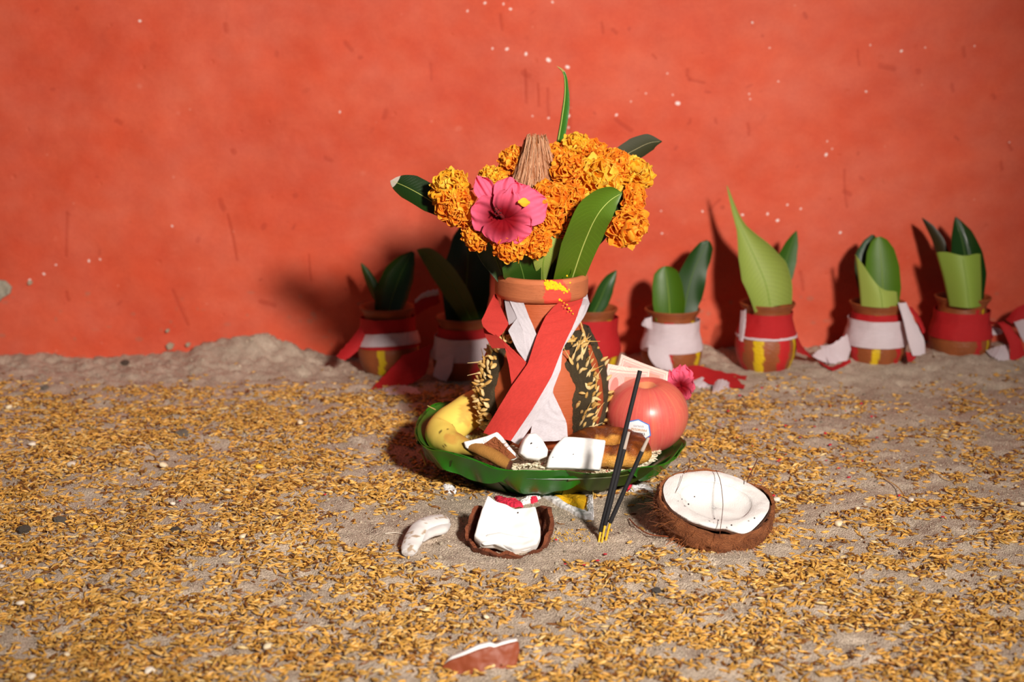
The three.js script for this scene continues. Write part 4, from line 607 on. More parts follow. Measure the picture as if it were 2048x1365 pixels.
{
  // banknotes
  const print = canvas(512, 256, (g, w, h) => {
    g.fillStyle = '#f3d9cc'; g.fillRect(0, 0, w, h); const r = rng(6);
    g.strokeStyle = '#e39a94'; g.lineWidth = 5; g.strokeRect(26, 26, w - 52, h - 52); g.fillStyle = '#efb6ae'; g.fillRect(40, 40, w - 80, h - 80);
    g.globalAlpha = 0.35; for (let k = 0; k < 60; k++) { g.strokeStyle = k % 2 ? '#d8746c' : '#f6dccf'; g.lineWidth = 1.5; g.beginPath(); g.arc(150 + 20 * Math.sin(k), 128, 6 + k * 3.2, 0, 7); g.stroke(); }
    g.globalAlpha = 0.6; g.fillStyle = '#d9655c'; g.beginPath(); g.ellipse(115, 130, 46, 58, 0, 0, 7); g.fill(); g.globalAlpha = 0.5; g.fillStyle = '#e4866f'; g.fillRect(220, 150, 210, 44); g.globalAlpha = 1;
  });
  const m = std('#ffffff', 0.8, { map: colorMap(print) });
  const note = (corners, label) => { const [a, b, c, d] = corners.map(([x, y, z]) => Z(x, y, z)); solo('banknote', sheet((u, v) => { const p = a.clone().lerp(b, u), q = d.clone().lerp(c, u); p.lerp(q, v); p.z += 0.004 * Math.sin(u * Math.PI) * (1 - v) + 0.0015 * Math.sin(v * 7 + u * 3); return p; }, 24, 12, 0.0003), m, label, 'banknote', null); };
  note([[1243, 709, -0.045], [1337, 744, -0.035], [1331, 800, -0.028], [1226, 770, -0.030]], 'pale pink banknote tucked behind the apple, its upper corner highest');
  note([[1216, 728, -0.020], [1300, 738, -0.030], [1292, 812, -0.020], [1200, 822, 0.000]], 'pink banknote standing between the large pot and the apple');
}

// ---------------------------------------------------------------- incense sticks
{
  const stick = (label, base, knee, tip, ashAt, r) => {
    const b = onGround(...base), B = b.clone().add(V(0, -0.004, 0)), K = Z(knee[0], knee[1], knee[2]), T = Z(tip[0], tip[1], tip[2]), t = thing('incense_stick', label, 'incense', b.clone(), 'incense sticks in front of the leaf plate');
    part('bamboo_end', sweep([B, K.clone().lerp(T, 0.01)], 0.0011, 8, 4), M.bamboo, t, 'bare yellow bamboo foot');
    const E = ashAt ? K.clone().lerp(T, ashAt) : T; part('paste', sweep([K, K.clone().lerp(E, 0.5), E], r, 12, 12), M.black, t);
    if (ashAt) part('ash', sweep([E, T.clone().add(V(0.0004, 0, 0))], (s) => r * (0.92 - 0.25 * s), 10, 6), M.ash, t, 'grey ash');
    return t;
  };
  stick('longest black incense stick, unlit, rising past the apple', [1196, 1087], [1201, 1064, 0.2205], [1280, 742, 0.200], 0, 0.0021);
  stick('black incense stick with a short ash tip against the bread ring', [1202, 1087], [1210, 1051, 0.222], [1257, 864, 0.206], 0.815, 0.0021);
  stick('black incense stick leaning farthest right, with an ash tip', [1209, 1084], [1220, 1046, 0.224], [1296, 876, 0.216], 0.84, 0.0021);
}

// ---------------------------------------------------------------- broken coconuts on the sand
// bowl of polar outline: rimAt(a) -> [radius, height of the edge]; wall from outside profile to inside
function bowl(R, depth, rimAt, thick, outside = true, ripple = 0.0015, seed = 0, over = 1) {
  const end = Math.cos(over * Math.PI / 2), prof = (s, off) => [Math.sin(s * over * Math.PI / 2) * (R - off), (end - Math.cos(s * over * Math.PI / 2)) * (depth - off) / (1 - Math.min(0, end))];
  return (u, v) => { const a = u * Math.PI * 2, [k, top] = rimAt(a), s = v * k, [r, y] = prof(s, thick), w = 1 + ripple / R * n3(Math.cos(a) * 3 + seed, Math.sin(a) * 3, s * 5); return V(Math.cos(a) * r * w, y * w + top * v * v, -Math.sin(a) * r * w); };
}
const hairs = (n, f, mat, t, seed, len = 0.02, rad = 0.00022) => { const r = rng(seed), gs = []; for (let i = 0; i < n; i++) { const { p, n: nn } = f(r), d = nn.clone().add(V((r() - 0.5) * 1.6, (r() - 0.3) * 1.0, (r() - 0.5) * 1.6)).normalize(), l = len * (0.3 + r()), q = p.clone().addScaledVector(d, l * 0.5).add(V((r() - 0.5) * l * 0.3, (r() - 0.5) * l * 0.3, 0)), e = p.clone().addScaledVector(d, l).add(V((r() - 0.5) * l * 0.7, -l * 0.25 * r(), (r() - 0.5) * l * 0.5)); gs.push(sweep([p, q, e], (s) => rad * (1 - 0.6 * s), 4, 5)); } const m = part('fibres', mergeGeometries(gs), mat, t); m.userData.kind = 'stuff'; return m; };
{
  // right half: nearly round, tilted to face the viewer
  const c = Z(1432, 1001, 0.214), q = new THREE.Quaternion().setFromEuler(new THREE.Euler(0.27, 0, -0.10)), t = thing('coconut_half', 'larger half coconut with white flesh in a hairy brown shell, right of the incense', 'coconut', V(c.x, 0.002, c.z + 0.01));
  const put = (g) => g.applyQuaternion(q).translate(c.x, c.y, c.z);
  const rim = (a) => [1, 0.0012 * Math.sin(5 * a) - 0.0045 * Math.exp(-(((a - 5.25) / 0.38) ** 2)) - 0.003 * Math.exp(-(((a - 4.3) / 0.5) ** 2)) + 0.004 * Math.exp(-(((a - 0.25) / 0.3) ** 2))];
  const oval = (a) => 1 + 0.03 * Math.cos(2 * a) - 0.045 * Math.exp(-(((a - 0.95) / 0.4) ** 2)) + 0.015 * Math.sin(3 * a + 0.5);
  const shape = (R, depth, th, s) => { const f = bowl(R, depth, rim, th, true, 0.0012, s, 1.18); return (u, v) => { const p = f(u, v), k = oval(u * Math.PI * 2); p.x *= k; p.z *= k; return p; }; };
  const outer = shape(0.0530, 0.046, 0, 1);
  const sh = sheet(outer, 96, 30, 0.003); displace(sh, (p) => { const k = 0.0009 * n3(p.x * 130, p.y * 130, p.z * 130) + 0.0005 * n3(p.x * 400, p.y * 400, p.z * 400); p.multiplyScalar(1 + k / 0.05); });
  paint(sh, (x, y, z, k) => { const a = n3(x * 70, y * 70, z * 70) * 0.6 + n3(x * 220, y * 220, z * 220) * 0.4; k.setRGB(0.27 + 0.13 * a, 0.085 + 0.055 * a, 0.026 + 0.022 * a); });
  part('shell', put(sh), std('#ffffff', 0.9, { vertexColors: true, bumpMap: grainMap, bumpScale: 0.002 }), t);
  // flesh: thick lining with a hollow, its front lip chipped lower at the right
  const lip = (a) => 0.001 - 0.0010 * Math.sin(4 * a) - 0.0065 * Math.exp(-(((a - 5.25) / 0.33) ** 2)) - 0.001 * Math.exp(-(((a - 4.3) / 0.5) ** 2)) + 0.002 * Math.exp(-(((a - 4.75) / 0.12) ** 2));
  const flesh = sheet((u, v) => { const a = u * Math.PI * 2, k = oval(a) * (1 - 0.02 * Math.exp(-(((a - 5.9) / 0.4) ** 2))), w = v; let r, y; if (w < 0.62) { const s = w / 0.62; r = 0.0335 * Math.sin(s * Math.PI / 2); y = -0.0095 * Math.cos(s * Math.PI / 2) * (1 - 0.25 * s * s); } else { const s = (w - 0.62) / 0.38; r = lerp(0.0335, 0.0484, smooth(0, 1, s) * 0.25 + 0.75 * s); y = lerp(-0.0003, lip(a), s) + 0.0014 * Math.sin(s * Math.PI); } y += 0.0005 * n2(Math.cos(a) * w * 3, Math.sin(a) * w * 3) + 0.0012 * Math.exp(-(((a - 5.5) / 0.5) ** 2)) * Math.sin(w * 9); return V(Math.cos(a) * r * k, y, -Math.sin(a) * r * k); }, 96, 40, 0.0016);
  part('flesh', put(flesh), M.flesh, t);
  part('rim_skin', put(sweep(Array.from({ length: 61 }, (_, i) => { const a = i / 60 * Math.PI * 2, k = oval(a) * 0.0488; return V(Math.cos(a) * k, lip(a) - 0.0016, -Math.sin(a) * k); }), 0.0011, 6, 120)), std('#4a2a18', 0.85), t);
  const W = (v) => v.clone().applyQuaternion(q).add(c);
  const at = (r, lo, hi, a0, a1) => { const a = lerp(a0, a1, r()), v = lerp(lo, hi, r()), p = W(outer(a / (Math.PI * 2), v)), n = p.clone().sub(c).normalize(); return { p, n }; };
  hairs(260, (r) => at(r, 0.45, 0.98, Math.PI, Math.PI * 2), M.fibre, t, 21, 0.010);
  hairs(70, (r) => at(r, 0.6, 1.0, 2.6, 4.0), M.fibreDark, t, 22, 0.015, 0.00026);
  hairs(120, (r) => at(r, 0.4, 0.7, 3.7, 5.9), std('#b86a38', 0.85), t, 23, 0.013, 0.0004);
  hairs(60, (r) => at(r, 0.92, 1.0, 0.3, 2.8), M.fibre, t, 24, 0.014);
  // loose strands across the white flesh
  const strand = (pts, r) => part('strand', sweep(pts.map(([x, y, z]) => Z(x, y, z)), r, 5, 20), M.fibreDark, t);
  strand([[1432, 941, 0.178], [1440, 960, 0.196], [1444, 985, 0.216], [1446, 1010, 0.236], [1444, 1034, 0.254], [1441, 1058, 0.272], [1439, 1078, 0.276]], 0.00033);
  strand([[1366, 950, 0.188], [1358, 972, 0.204], [1349, 990, 0.215], [1345, 1006, 0.224]], 0.00022);
  strand([[1354, 1005, 0.226], [1352, 1014, 0.232], [1351, 1022, 0.236]], 0.0004);
  strand([[1515, 918, 0.176], [1508, 934, 0.180], [1500, 950, 0.186], [1494, 966, 0.194]], 0.0005); strand([[1378, 918, 0.175], [1380, 932, 0.178], [1372, 946, 0.184]], 0.0004); strand([[1320, 935, 0.182], [1352, 945, 0.182], [1378, 932, 0.182], [1405, 926, 0.180]], 0.0003); strand([[1300, 1010, 0.245], [1325, 1022, 0.246], [1345, 1040, 0.248]], 0.0004); strand([[1297, 1042, 0.255], [1325, 1050, 0.255], [1352, 1068, 0.257]], 0.0004);
  specksOn(t, [[1389, 994, 0.232, 0.0007], [1377, 1009, 0.238, 0.0009], [1429, 1038, 0.262, 0.0007], [1437, 1041, 0.264, 0.0006], [1463, 1051, 0.269, 0.0009], [1509, 1037, 0.255, 0.0008], [1364, 999, 0.232, 0.0006]]);
}
{
  // left half: broken shell cup with a thick fragment of flesh
  const c = Z(1018, 1060, 0.225), t = thing('coconut_half', 'smaller broken coconut cup with a jagged block of white flesh, left of the incense', 'coconut', V(c.x, 0.0, c.z + 0.01));
  const q = new THREE.Quaternion().setFromEuler(new THREE.Euler(0.24, 0, 0.05)), put = (g) => g.applyQuaternion(q).translate(c.x, c.y + 0.001, c.z);
  const rim = (a) => [1, 0.003 * Math.sin(3 * a + 1) + 0.0016 * Math.sin(11 * a) - 0.003 * Math.exp(-(((a - 4.55) / 0.75) ** 2)) + 0.004 * Math.exp(-(((a - 2.5) / 0.4) ** 2)) + 0.011 * Math.exp(-(((a - 0.25) / 0.55) ** 2)) + 0.011 * Math.exp(-(((a - 6.53) / 0.45) ** 2)) - 0.002 * Math.exp(-(((a - 1.5) / 0.5) ** 2))];
  const f = bowl(0.0395, 0.025, rim, 0, true, 0.0015, 7), sh = sheet(f, 80, 24, 0.0032); displace(sh, (p) => { p.multiplyScalar(1 + 0.02 * n3(p.x * 130, p.y * 130, p.z * 130)); });
  part('shell', put(sh), std('#7a3f22', 0.85, { bumpMap: grainMap, bumpScale: 0.002 }), t);
  const W = (v) => v.clone().applyQuaternion(q).add(c);
  hairs(110, (r) => { const a = r() * Math.PI * 2, p = W(f(a / (Math.PI * 2), 0.55 + 0.45 * r())); return { p, n: p.clone().sub(c).normalize() }; }, M.fibreDark, t, 31, 0.007);
  const fc = Z(1018, 1050, 0.227), n = V(0, 0.80, 0.60);
  part('flesh', slab([[975, 999], [990, 1008], [1012, 1014], [1030, 1022], [1048, 1021], [1071, 1020], [1076, 1040], [1081, 1060], [1081, 1080], [1074, 1096], [1052, 1103], [1026, 1106], [1004, 1096], [990, 1089], [975, 1090], [962, 1092], [948, 1080], [955, 1052], [963, 1026]], fc, n, -0.010, 0.0025, { bend: -5.0, round: 0.06, ripple: 0.0010, M: 120, rings: 12 }), M.flesh, t);
  part('flesh', slab([[955, 1082], [975, 1070], [1000, 1066], [1030, 1072], [1060, 1076], [1078, 1082], [1074, 1096], [1050, 1104], [1024, 1106], [1004, 1097], [986, 1089], [968, 1093]], Z(1018, 1086, 0.2455), V(0, 0.42, 0.9), -0.006, 0.0025, { round: 0.25, ripple: 0.0018, M: 90 }), M.flesh, t);
  specksOn(t, [[962, 1045, 0.229, 0.0009], [1036, 1026, 0.2215, 0.0008], [1013, 1072, 0.241, 0.0005], [972, 1020, 0.219, 0.0005]]);
}
{
  // white sliver of flesh at the left
  const t0 = onGround(850, 1085, 0.008), t = thing('coconut_sliver', 'curved white sliver of coconut dusted with sand, left of the broken cup', 'coconut', t0.clone());
  const pts = [[816, 1110, 0.262], [824, 1086, 0.246], [836, 1066, 0.230], [852, 1051, 0.218], [874, 1045, 0.210], [894, 1040, 0.204]].map(([x, y, z]) => { const p = Z(x, y, z); p.y = Math.max(p.y, ground(p.x, p.z) + 0.005); return p; });
  const g = sweep(pts, (s) => table([[0, 0.0058], [0.08, 0.0082], [0.4, 0.0102], [0.75, 0.0108], [0.94, 0.0085], [1, 0.006]], s), 28, 48, [1.0, 0.62]);
  displace(g, (p) => { p.y += 0.0005 * n3(p.x * 70, p.y * 70, p.z * 70); });
  paint(g, (x, y, z, k) => { const d = n3(x * 200, y * 200, z * 200) * 0.5 + n3(x * 60 + 2, y * 60, z * 60) * 0.7 + 0.55 * smooth(-0.078, -0.058, x) - 0.62; k.setRGB(0.93, 0.90, 0.88); if (d > -0.08) k.setRGB(0.52, 0.38, 0.26); });
  part('flesh', g, phys('#ffffff', 0.6, { vertexColors: true, bumpMap: grainMap, bumpScale: 0.0005 }), t);
  const g2 = sweep([Z(846, 1084, 0.246), Z(858, 1068, 0.232), Z(880, 1060, 0.222), Z(897, 1048, 0.208)].map((p) => { p.y = Math.max(p.y, ground(p.x, p.z) + 0.003); return p; }), (s) => table([[0, 0.001], [0.3, 0.0062], [0.7, 0.0075], [1, 0.0030]], s), 16, 24, [1, 0.6]);
  part('flesh', g2, M.flesh, t);
}
{
  // shell fragment in the foreground
  const c = Z(960, 1322, 0.492), n = V(0.08, 0.28, 1), t = thing('shell_fragment', 'reddish brown curved coconut shell fragment alone in the foreground grain', 'coconut', V(c.x, 0.0, c.z));
  const line = [[883, 1336], [900, 1322], [928, 1311], [955, 1300], [980, 1293], [988, 1296], [1000, 1292], [1020, 1287], [1037, 1284], [1040, 1300], [1034, 1330], [1018, 1345], [985, 1350], [950, 1353], [915, 1352], [896, 1346]];
  part('shell', slab(line, c, n, 0.0002, 0.0034, { bend: 6, round: 0.05, ripple: 0.0008, M: 110, rings: 10 }), std('#94482a', 0.55, { bumpMap: grainMap, bumpScale: 0.0015 }), t);
  part('flesh', slab([[886, 1334], [902, 1316], [930, 1304], [958, 1291], [980, 1286], [992, 1291], [1004, 1286], [1022, 1282], [1036, 1281], [1038, 1300], [1030, 1328], [1015, 1343], [985, 1348], [950, 1350], [915, 1349], [896, 1343]], c, n, -0.0075, 0.0, { bend: 6, round: 0.06, ripple: 0.0006, M: 110, rings: 10 }), M.flesh, t);
}

// ---------------------------------------------------------------- coloured powder drawn on the sand in front of the plate
function powder(outline, mat, label, high = 0.0022, seed = 0) {
  const pts = outline.map(([x, y]) => onGround(x, y)), m = pts.reduce((a, p) => a.add(p), V(0, 0, 0)).multiplyScalar(1 / pts.length), cv = new THREE.CatmullRomCurve3(pts, true, 'catmullrom', 0.2);
  const N = 90, R = 9, pos = [], uv = [], idx = []; const put = (x, z, h) => { pos.push(x, ground(x, z) + h, z); uv.push(x, z); };
  high *= 1.3; put(m.x, m.z, high); for (let k = 1; k <= R; k++) for (let i = 0; i < N; i++) { const p = cv.getPoint(i / N), s = k / R * (1 + 0.06 * n2(i * 0.9, seed) * (k / R)), x = lerp(m.x, p.x, s), z = lerp(m.z, p.z, s); put(x, z, k === R ? -0.0012 : high * Math.sqrt(1 - (k / R) ** 3) * (0.8 + 0.35 * n2(x * 300, z * 300 + seed)) + 0.0016); }
  for (let i = 0; i < N; i++) { const j = (i + 1) % N; idx.push(0, 1 + i, 1 + j); for (let k = 0; k < R - 1; k++) { const a = 1 + k * N; idx.push(a + i, a + N + i, a + N + j, a + i, a + N + j, a + j); } }
  const g = geoFrom(pos, idx, uv); if (g.attributes.normal.getY(0) < 0) { const ix = g.index.array; for (let i = 0; i < ix.length; i += 3) { const w = ix[i]; ix[i] = ix[i + 1]; ix[i + 1] = w; } g.computeVertexNormals(); }
  return solo('coloured_powder', g, mat, label, 'powder');
}
powder([[1104, 996], [1130, 994], [1173, 994], [1172, 1010], [1166, 1026], [1158, 1024], [1135, 1012], [1112, 1003]], M.yellowPowder, 'patch of bright yellow powder under the front of the plate', 0.0026, 1);
powder([[1084, 994], [1102, 995], [1122, 1008], [1142, 1018], [1168, 1030], [1186, 1034], [1189, 1042], [1164, 1038], [1132, 1022], [1106, 1007]], M.whitePowder, 'white powder line along the lower edge of the yellow patch', 0.0024, 2);
powder([[1176, 994], [1186, 994], [1187, 1012], [1188, 1036], [1176, 1032], [1172, 1018]], M.whitePowder, 'white powder line up the right edge of the yellow patch', 0.0024, 9);
powder([[988, 997], [1010, 1000], [1036, 1005], [1048, 1014], [1036, 1019], [1014, 1014], [994, 1006]], M.redPowder, 'stroke of crimson powder behind the broken coconut cup', 0.0024, 3);
powder([[1036, 1008], [1050, 999], [1072, 994], [1082, 997], [1070, 1003], [1050, 1010], [1040, 1014]], M.whitePowder, 'short white powder line meeting the crimson stroke', 0.0022, 4);
powder([[1058, 1004], [1072, 1000], [1076, 1004], [1064, 1009]], M.redPowder, 'speck of red powder on the short white line', 0.003, 5);
powder([[1262, 976], [1276, 972], [1292, 974], [1308, 985], [1306, 992], [1290, 984], [1276, 980], [1262, 986], [1254, 988]], M.whitePowder, 'arched white powder line at the right of the plate', 0.0022, 6);
powder([[1252, 974], [1260, 970], [1266, 976], [1258, 984], [1250, 984]], M.redPowder, 'dab of pink red powder beside the arched white line', 0.0026, 7);
powder([[884, 976], [896, 973], [910, 980], [914, 988], [900, 988], [888, 983]], M.whitePowder, 'lone dab of white powder in the shadow at the left of the plate', 0.0022, 8);

// ---------------------------------------------------------------- small clay pots along the wall
const potClay = std('#ffffff', 0.5, { vertexColors: true, bumpMap: clayMap, bumpScale: 0.0006 });
const smallRows = [[0.000, 0.025], [0.006, 0.0295], [0.018, 0.0365], [0.032, 0.0410], [0.046, 0.0422], [0.058, 0.0402], [0.070, 0.0365], [0.080, 0.0335], [0.088, 0.0322], [0.093, 0.0332], [0.0975, 0.0360], [0.1005, 0.0378], [0.1022, 0.0385]];
function smallPot(k, label, stripes) {
  const P = POTS[k], top = P.rim.y, at = V(P.rim.x, top - 0.1035, P.z), t = thing('small_clay_pot', label, 'pot', at.clone(), 'small clay pots set along the wall');
  const g = lathe([[0.001, 0], ...new THREE.CatmullRomCurve3(smallRows.map(([h, r]) => V(r, h, 0))).getPoints(40).map((p) => [p.x, p.y]), [0.0378, 0.1036], [0.0362, 0.1034], [0.034, 0.100], [0.0295, 0.089], [0.030, 0.075], [0.034, 0.05], [0.001, 0.03]], 120);
  paint(g, (x, y, z, c) => {
    const a = Math.atan2(x, z), v = 1 + 0.15 * n3(x * 40 + k, y * 20, z * 40) + 0.05 * n3(x * 140, y * 140, z * 140); c.setRGB(0.31 * v, 0.082 * v, 0.022 * v); if (Math.hypot(x, z) < 0.037 && y > 0.0905) c.setRGB(0.36 * v, 0.10 * v, 0.03 * v);
    for (const [az, w, kind] of stripes) if (y < 0.090 && Math.abs(a - az + 0.05 * n2(y * 60, az * 9)) < w * (1 + 0.25 * n2(y * 110, az * 5))) kind === 'y' ? c.setRGB(0.70 * v, 0.47 * v, 0.008) : c.setRGB(0.52 * v, 0.016, 0.018);
  });
  const m = part('body', local(g), potClay, t); return { at, t, R: (h) => table(smallRows, h) };
}
// cloth wound round a small pot between two heights (metres above its foot) with free tails
function wound(pot, mat, label, h0, h1, tilt = 0, tails = [], off = 0.0016, arc = [0, 1], band = true) {
  const c = pot.at, t = thing('cloth_strip', label, 'cloth', c.clone().add(V(0, h0, 0)), undefined);
  if (band) part('band', sheet((u, v) => { const a = lerp(arc[0], arc[1], u) * Math.PI * 2 + Math.PI, h = lerp(h0, h1, v) + tilt * Math.cos(a - 0.4), R = Math.max(pot.R(h), pot.R(lerp(h0, h1, 0.25)) - 0.004) + off + 0.0006 * n2(u * 14 + h0 * 900, v * 3) + 0.0007 * Math.sin(u * 40 + v * 3) * v; return V(c.x + Math.sin(a) * R, c.y + h, c.z + Math.cos(a) * R); }, 72, 8, 0.0006), mat, t);
  for (const tail of tails) { const [L, Rr, m2] = tail, line = (A) => new THREE.CatmullRomCurve3(A.map(([x, y, z]) => { const p = Z(x, y, z); return p.y < ground(p.x, p.z) + 0.002 ? onGround(x, y, 0.002) : p; }), false, 'centripetal'), a = line(L), b = line(Rr); part('tail', sheet((u, v) => { const p = a.getPoint(v).lerp(b.getPoint(v), u); p.z += 0.0022 * Math.sin(u * Math.PI); p.y += 0.0012 * n2(u * 2 + v * 5, 7); return p; }, 8, 28, 0.0006), m2 ?? mat, t); }
  return t;
}
const pot1 = smallPot(0, 'small clay pot standing leftmost, in the shadow of the bouquet', [[-0.15, 0.12, 'y'], [1.6, 0.15, 'y']]);
const pot2 = smallPot(1, 'small clay pot half hidden behind the left side of the large pot', [[0.5, 0.2, 'r'], [-0.9, 0.14, 'y']]);
const pot3 = smallPot(2, 'small clay pot almost wholly hidden behind the right of the large pot', [[0.9, 0.15, 'y']]);
const pot4 = smallPot(3, 'small clay pot behind the apple, wrapped in white cloth with a white tail', [[-0.25, 0.20, 'r'], [0.95, 0.14, 'y']]);
const pot5 = smallPot(4, 'small clay pot with bold yellow and red stripes below a red cloth', [[-0.42, 0.17, 'y'], [0.46, 0.20, 'r'], [1.02, 0.11, 'y'], [-1.3, 0.3, 'r']]);
const pot6 = smallPot(5, 'small clay pot with a white band and one ochre stripe, second from the right', [[-0.22, 0.12, 'y'], [0.6, 0.10, 'r'], [-1.0, 0.16, 'r']]);
const pot7 = smallPot(6, 'small clay pot standing rightmost, with a plain red cloth band', [[0.35, 0.10, 'r'], [0.75, 0.06, 'y']]);
const rS = M.redSmall, wS = M.whiteSmall;
wound(pot1, rS, 'red cloth wound round the leftmost small pot, tails trailing on the sand', 0.0475, 0.0885, 0.002, [[[[722, 652, -0.425], [702, 680, -0.42], [672, 712, -0.42]], [[730, 672, -0.42], [716, 700, -0.41], [690, 722, -0.41]]], [[[805, 712, -0.405], [775, 745, -0.39], [742, 778, -0.385]], [[862, 690, -0.40], [852, 745, -0.385], [812, 774, -0.375]]]], 0.0012);
wound(pot1, wS, 'white cloth band slung low round the leftmost small pot', 0.0495, 0.0665, 0.006, [[[[772, 778, -0.375], [800, 772, -0.372], [832, 775, -0.37]], [[768, 790, -0.372], [802, 790, -0.365], [842, 788, -0.362]]]], 0.0030);
wound(pot1, rS, 'red cloth loop with a white edge standing between the two left small pots', 0.0755, 0.0835, 0.0, [[[[828, 608, -0.44], [846, 596, -0.44], [876, 590, -0.44]], [[832, 632, -0.44], [852, 618, -0.44], [880, 606, -0.44]]], [[[830, 600, -0.441], [848, 586, -0.441], [876, 578, -0.441]], [[830, 610, -0.441], [848, 598, -0.441], [878, 591, -0.441]], wS]], 0.0022, [0, 1], false);
wound(pot2, rS, 'thin red cloth band under the rim of the half hidden left pot', 0.0715, 0.0895, 0, [], 0.0012);
wound(pot2, wS, 'white cloth band round the half hidden left pot', 0.0475, 0.0775, 0, [[[[884, 700, -0.395], [872, 730, -0.39], [866, 752, -0.385]], [[908, 712, -0.378], [904, 740, -0.372], [892, 764, -0.372]]]], 0.0026);
wound(pot3, rS, 'red cloth on the pot behind the right side of the large pot', 0.0395, 0.0905, 0, [], 0.0014);
wound(pot4, wS, 'white cloth wrapped broadly round the pot behind the apple, knotted at left', 0.0475, 0.0885, 0, [[[[1298, 690, -0.415], [1298, 714, -0.408], [1318, 738, -0.40], [1342, 742, -0.398]], [[1336, 692, -0.404], [1338, 710, -0.402], [1344, 730, -0.398], [1346, 742, -0.398]]], [[[1303, 634, -0.425], [1290, 640, -0.42], [1283, 648, -0.42]], [[1304, 660, -0.42], [1296, 656, -0.415], [1285, 652, -0.418]]]], 0.0016);
wound(pot4, rS, 'red cloth strip trailing along the sand to the right of the apple', 0.0415, 0.0475, 0, [[[[1345, 742, -0.40], [1390, 732, -0.395], [1440, 744, -0.395], [1494, 752, -0.395]], [[1350, 772, -0.365], [1390, 762, -0.365], [1440, 772, -0.365], [1488, 778, -0.365]]], [[[1385, 758, -0.372], [1410, 756, -0.37], [1425, 764, -0.37]], [[1384, 776, -0.35], [1405, 776, -0.35], [1424, 772, -0.35]], wS], [[[1426, 768, -0.356], [1440, 760, -0.356], [1458, 764, -0.356]], [[1424, 788, -0.338], [1440, 788, -0.338], [1458, 778, -0.345]], wS]], 0.0004, [0, 1], false);
wound(pot5, rS, 'red cloth collar with a white hem on the boldly striped pot', 0.0595, 0.0905, 0, [[[[1590, 660, -0.445], [1602, 690, -0.45], [1622, 712, -0.455]], [[1594, 706, -0.42], [1604, 708, -0.43], [1624, 716, -0.445]]]], 0.0016);
wound(pot5, wS, 'thin white hem and hanging end on the boldly striped pot', 0.0570, 0.0600, 0, [[[[1482, 622, -0.435], [1480, 650, -0.42], [1478, 680, -0.415]], [[1492, 620, -0.425], [1491, 650, -0.41], [1486, 684, -0.408]]]], 0.0020);
wound(pot6, wS, 'white cloth band round the pot second from the right, its end hanging right', 0.0455, 0.0815, 0, [[[[1796, 606, -0.425], [1806, 640, -0.415], [1818, 690, -0.41], [1826, 712, -0.405]], [[1812, 606, -0.425], [1828, 640, -0.42], [1848, 680, -0.415], [1850, 708, -0.41]]], [[[1640, 692, -0.46], [1662, 690, -0.45], [1694, 668, -0.45]], [[1658, 728, -0.43], [1690, 726, -0.43], [1702, 700, -0.44]]], [[[1624, 712, -0.445], [1640, 700, -0.45], [1660, 696, -0.45]], [[1640, 722, -0.44], [1660, 728, -0.435], [1680, 724, -0.435]]]], 0.0024);
wound(pot6, rS, 'red cloth under the white band of the pot second from the right', 0.0715, 0.0895, 0, [[[[1814, 612, -0.43], [1832, 640, -0.425], [1846, 668, -0.425]], [[1824, 616, -0.432], [1842, 640, -0.432], [1850, 660, -0.43]]], [[[1812, 704, -0.415], [1814, 716, -0.41], [1816, 724, -0.405]], [[1830, 706, -0.415], [1832, 712, -0.41], [1826, 722, -0.405]]], [[[1655, 694, -0.462], [1680, 678, -0.462], [1704, 656, -0.46]], [[1660, 700, -0.462], [1684, 688, -0.462], [1706, 668, -0.46]]], [[[1636, 722, -0.44], [1662, 734, -0.43], [1700, 718, -0.43]], [[1640, 728, -0.436], [1664, 741, -0.426], [1702, 726, -0.43]]]], 0.0010);
wound(pot7, rS, 'red cloth band round the rightmost small pot, its end drooping right', 0.0475, 0.0845, 0, [[[[1980, 642, -0.45], [1998, 650, -0.43], [2018, 690, -0.42], [2020, 722, -0.42]], [[1982, 650, -0.45], [2010, 646, -0.43], [2040, 680, -0.42], [2050, 712, -0.42]]]], 0.0016);
wound(pot7, wS, 'white cloth lying in folds at the right of the rightmost small pot', 0.0515, 0.0575, 0, [[[[1976, 652, -0.46], [1990, 656, -0.46], [2004, 662, -0.46]], [[1978, 672, -0.45], [1992, 670, -0.45], [2004, 668, -0.45]]], [[[1972, 702, -0.435], [1996, 694, -0.435], [2016, 690, -0.435]], [[1980, 712, -0.425], [1996, 720, -0.425], [2018, 722, -0.425]]], [[[2028, 645, -0.47], [2050, 640, -0.47], [2085, 645, -0.46]], [[2040, 672, -0.45], [2060, 700, -0.44], [2090, 705, -0.44]]]], 0.0008, [0, 1], false);
wound(pot7, rS, 'red cloth rising at the right edge of the picture', 0.0435, 0.0475, 0, [[[[2012, 640, -0.485], [2032, 618, -0.485], [2060, 606, -0.485], [2090, 604, -0.485]], [[2026, 650, -0.475], [2040, 642, -0.475], [2064, 638, -0.475], [2090, 640, -0.475]]]], 0.0006, [0, 1], false);

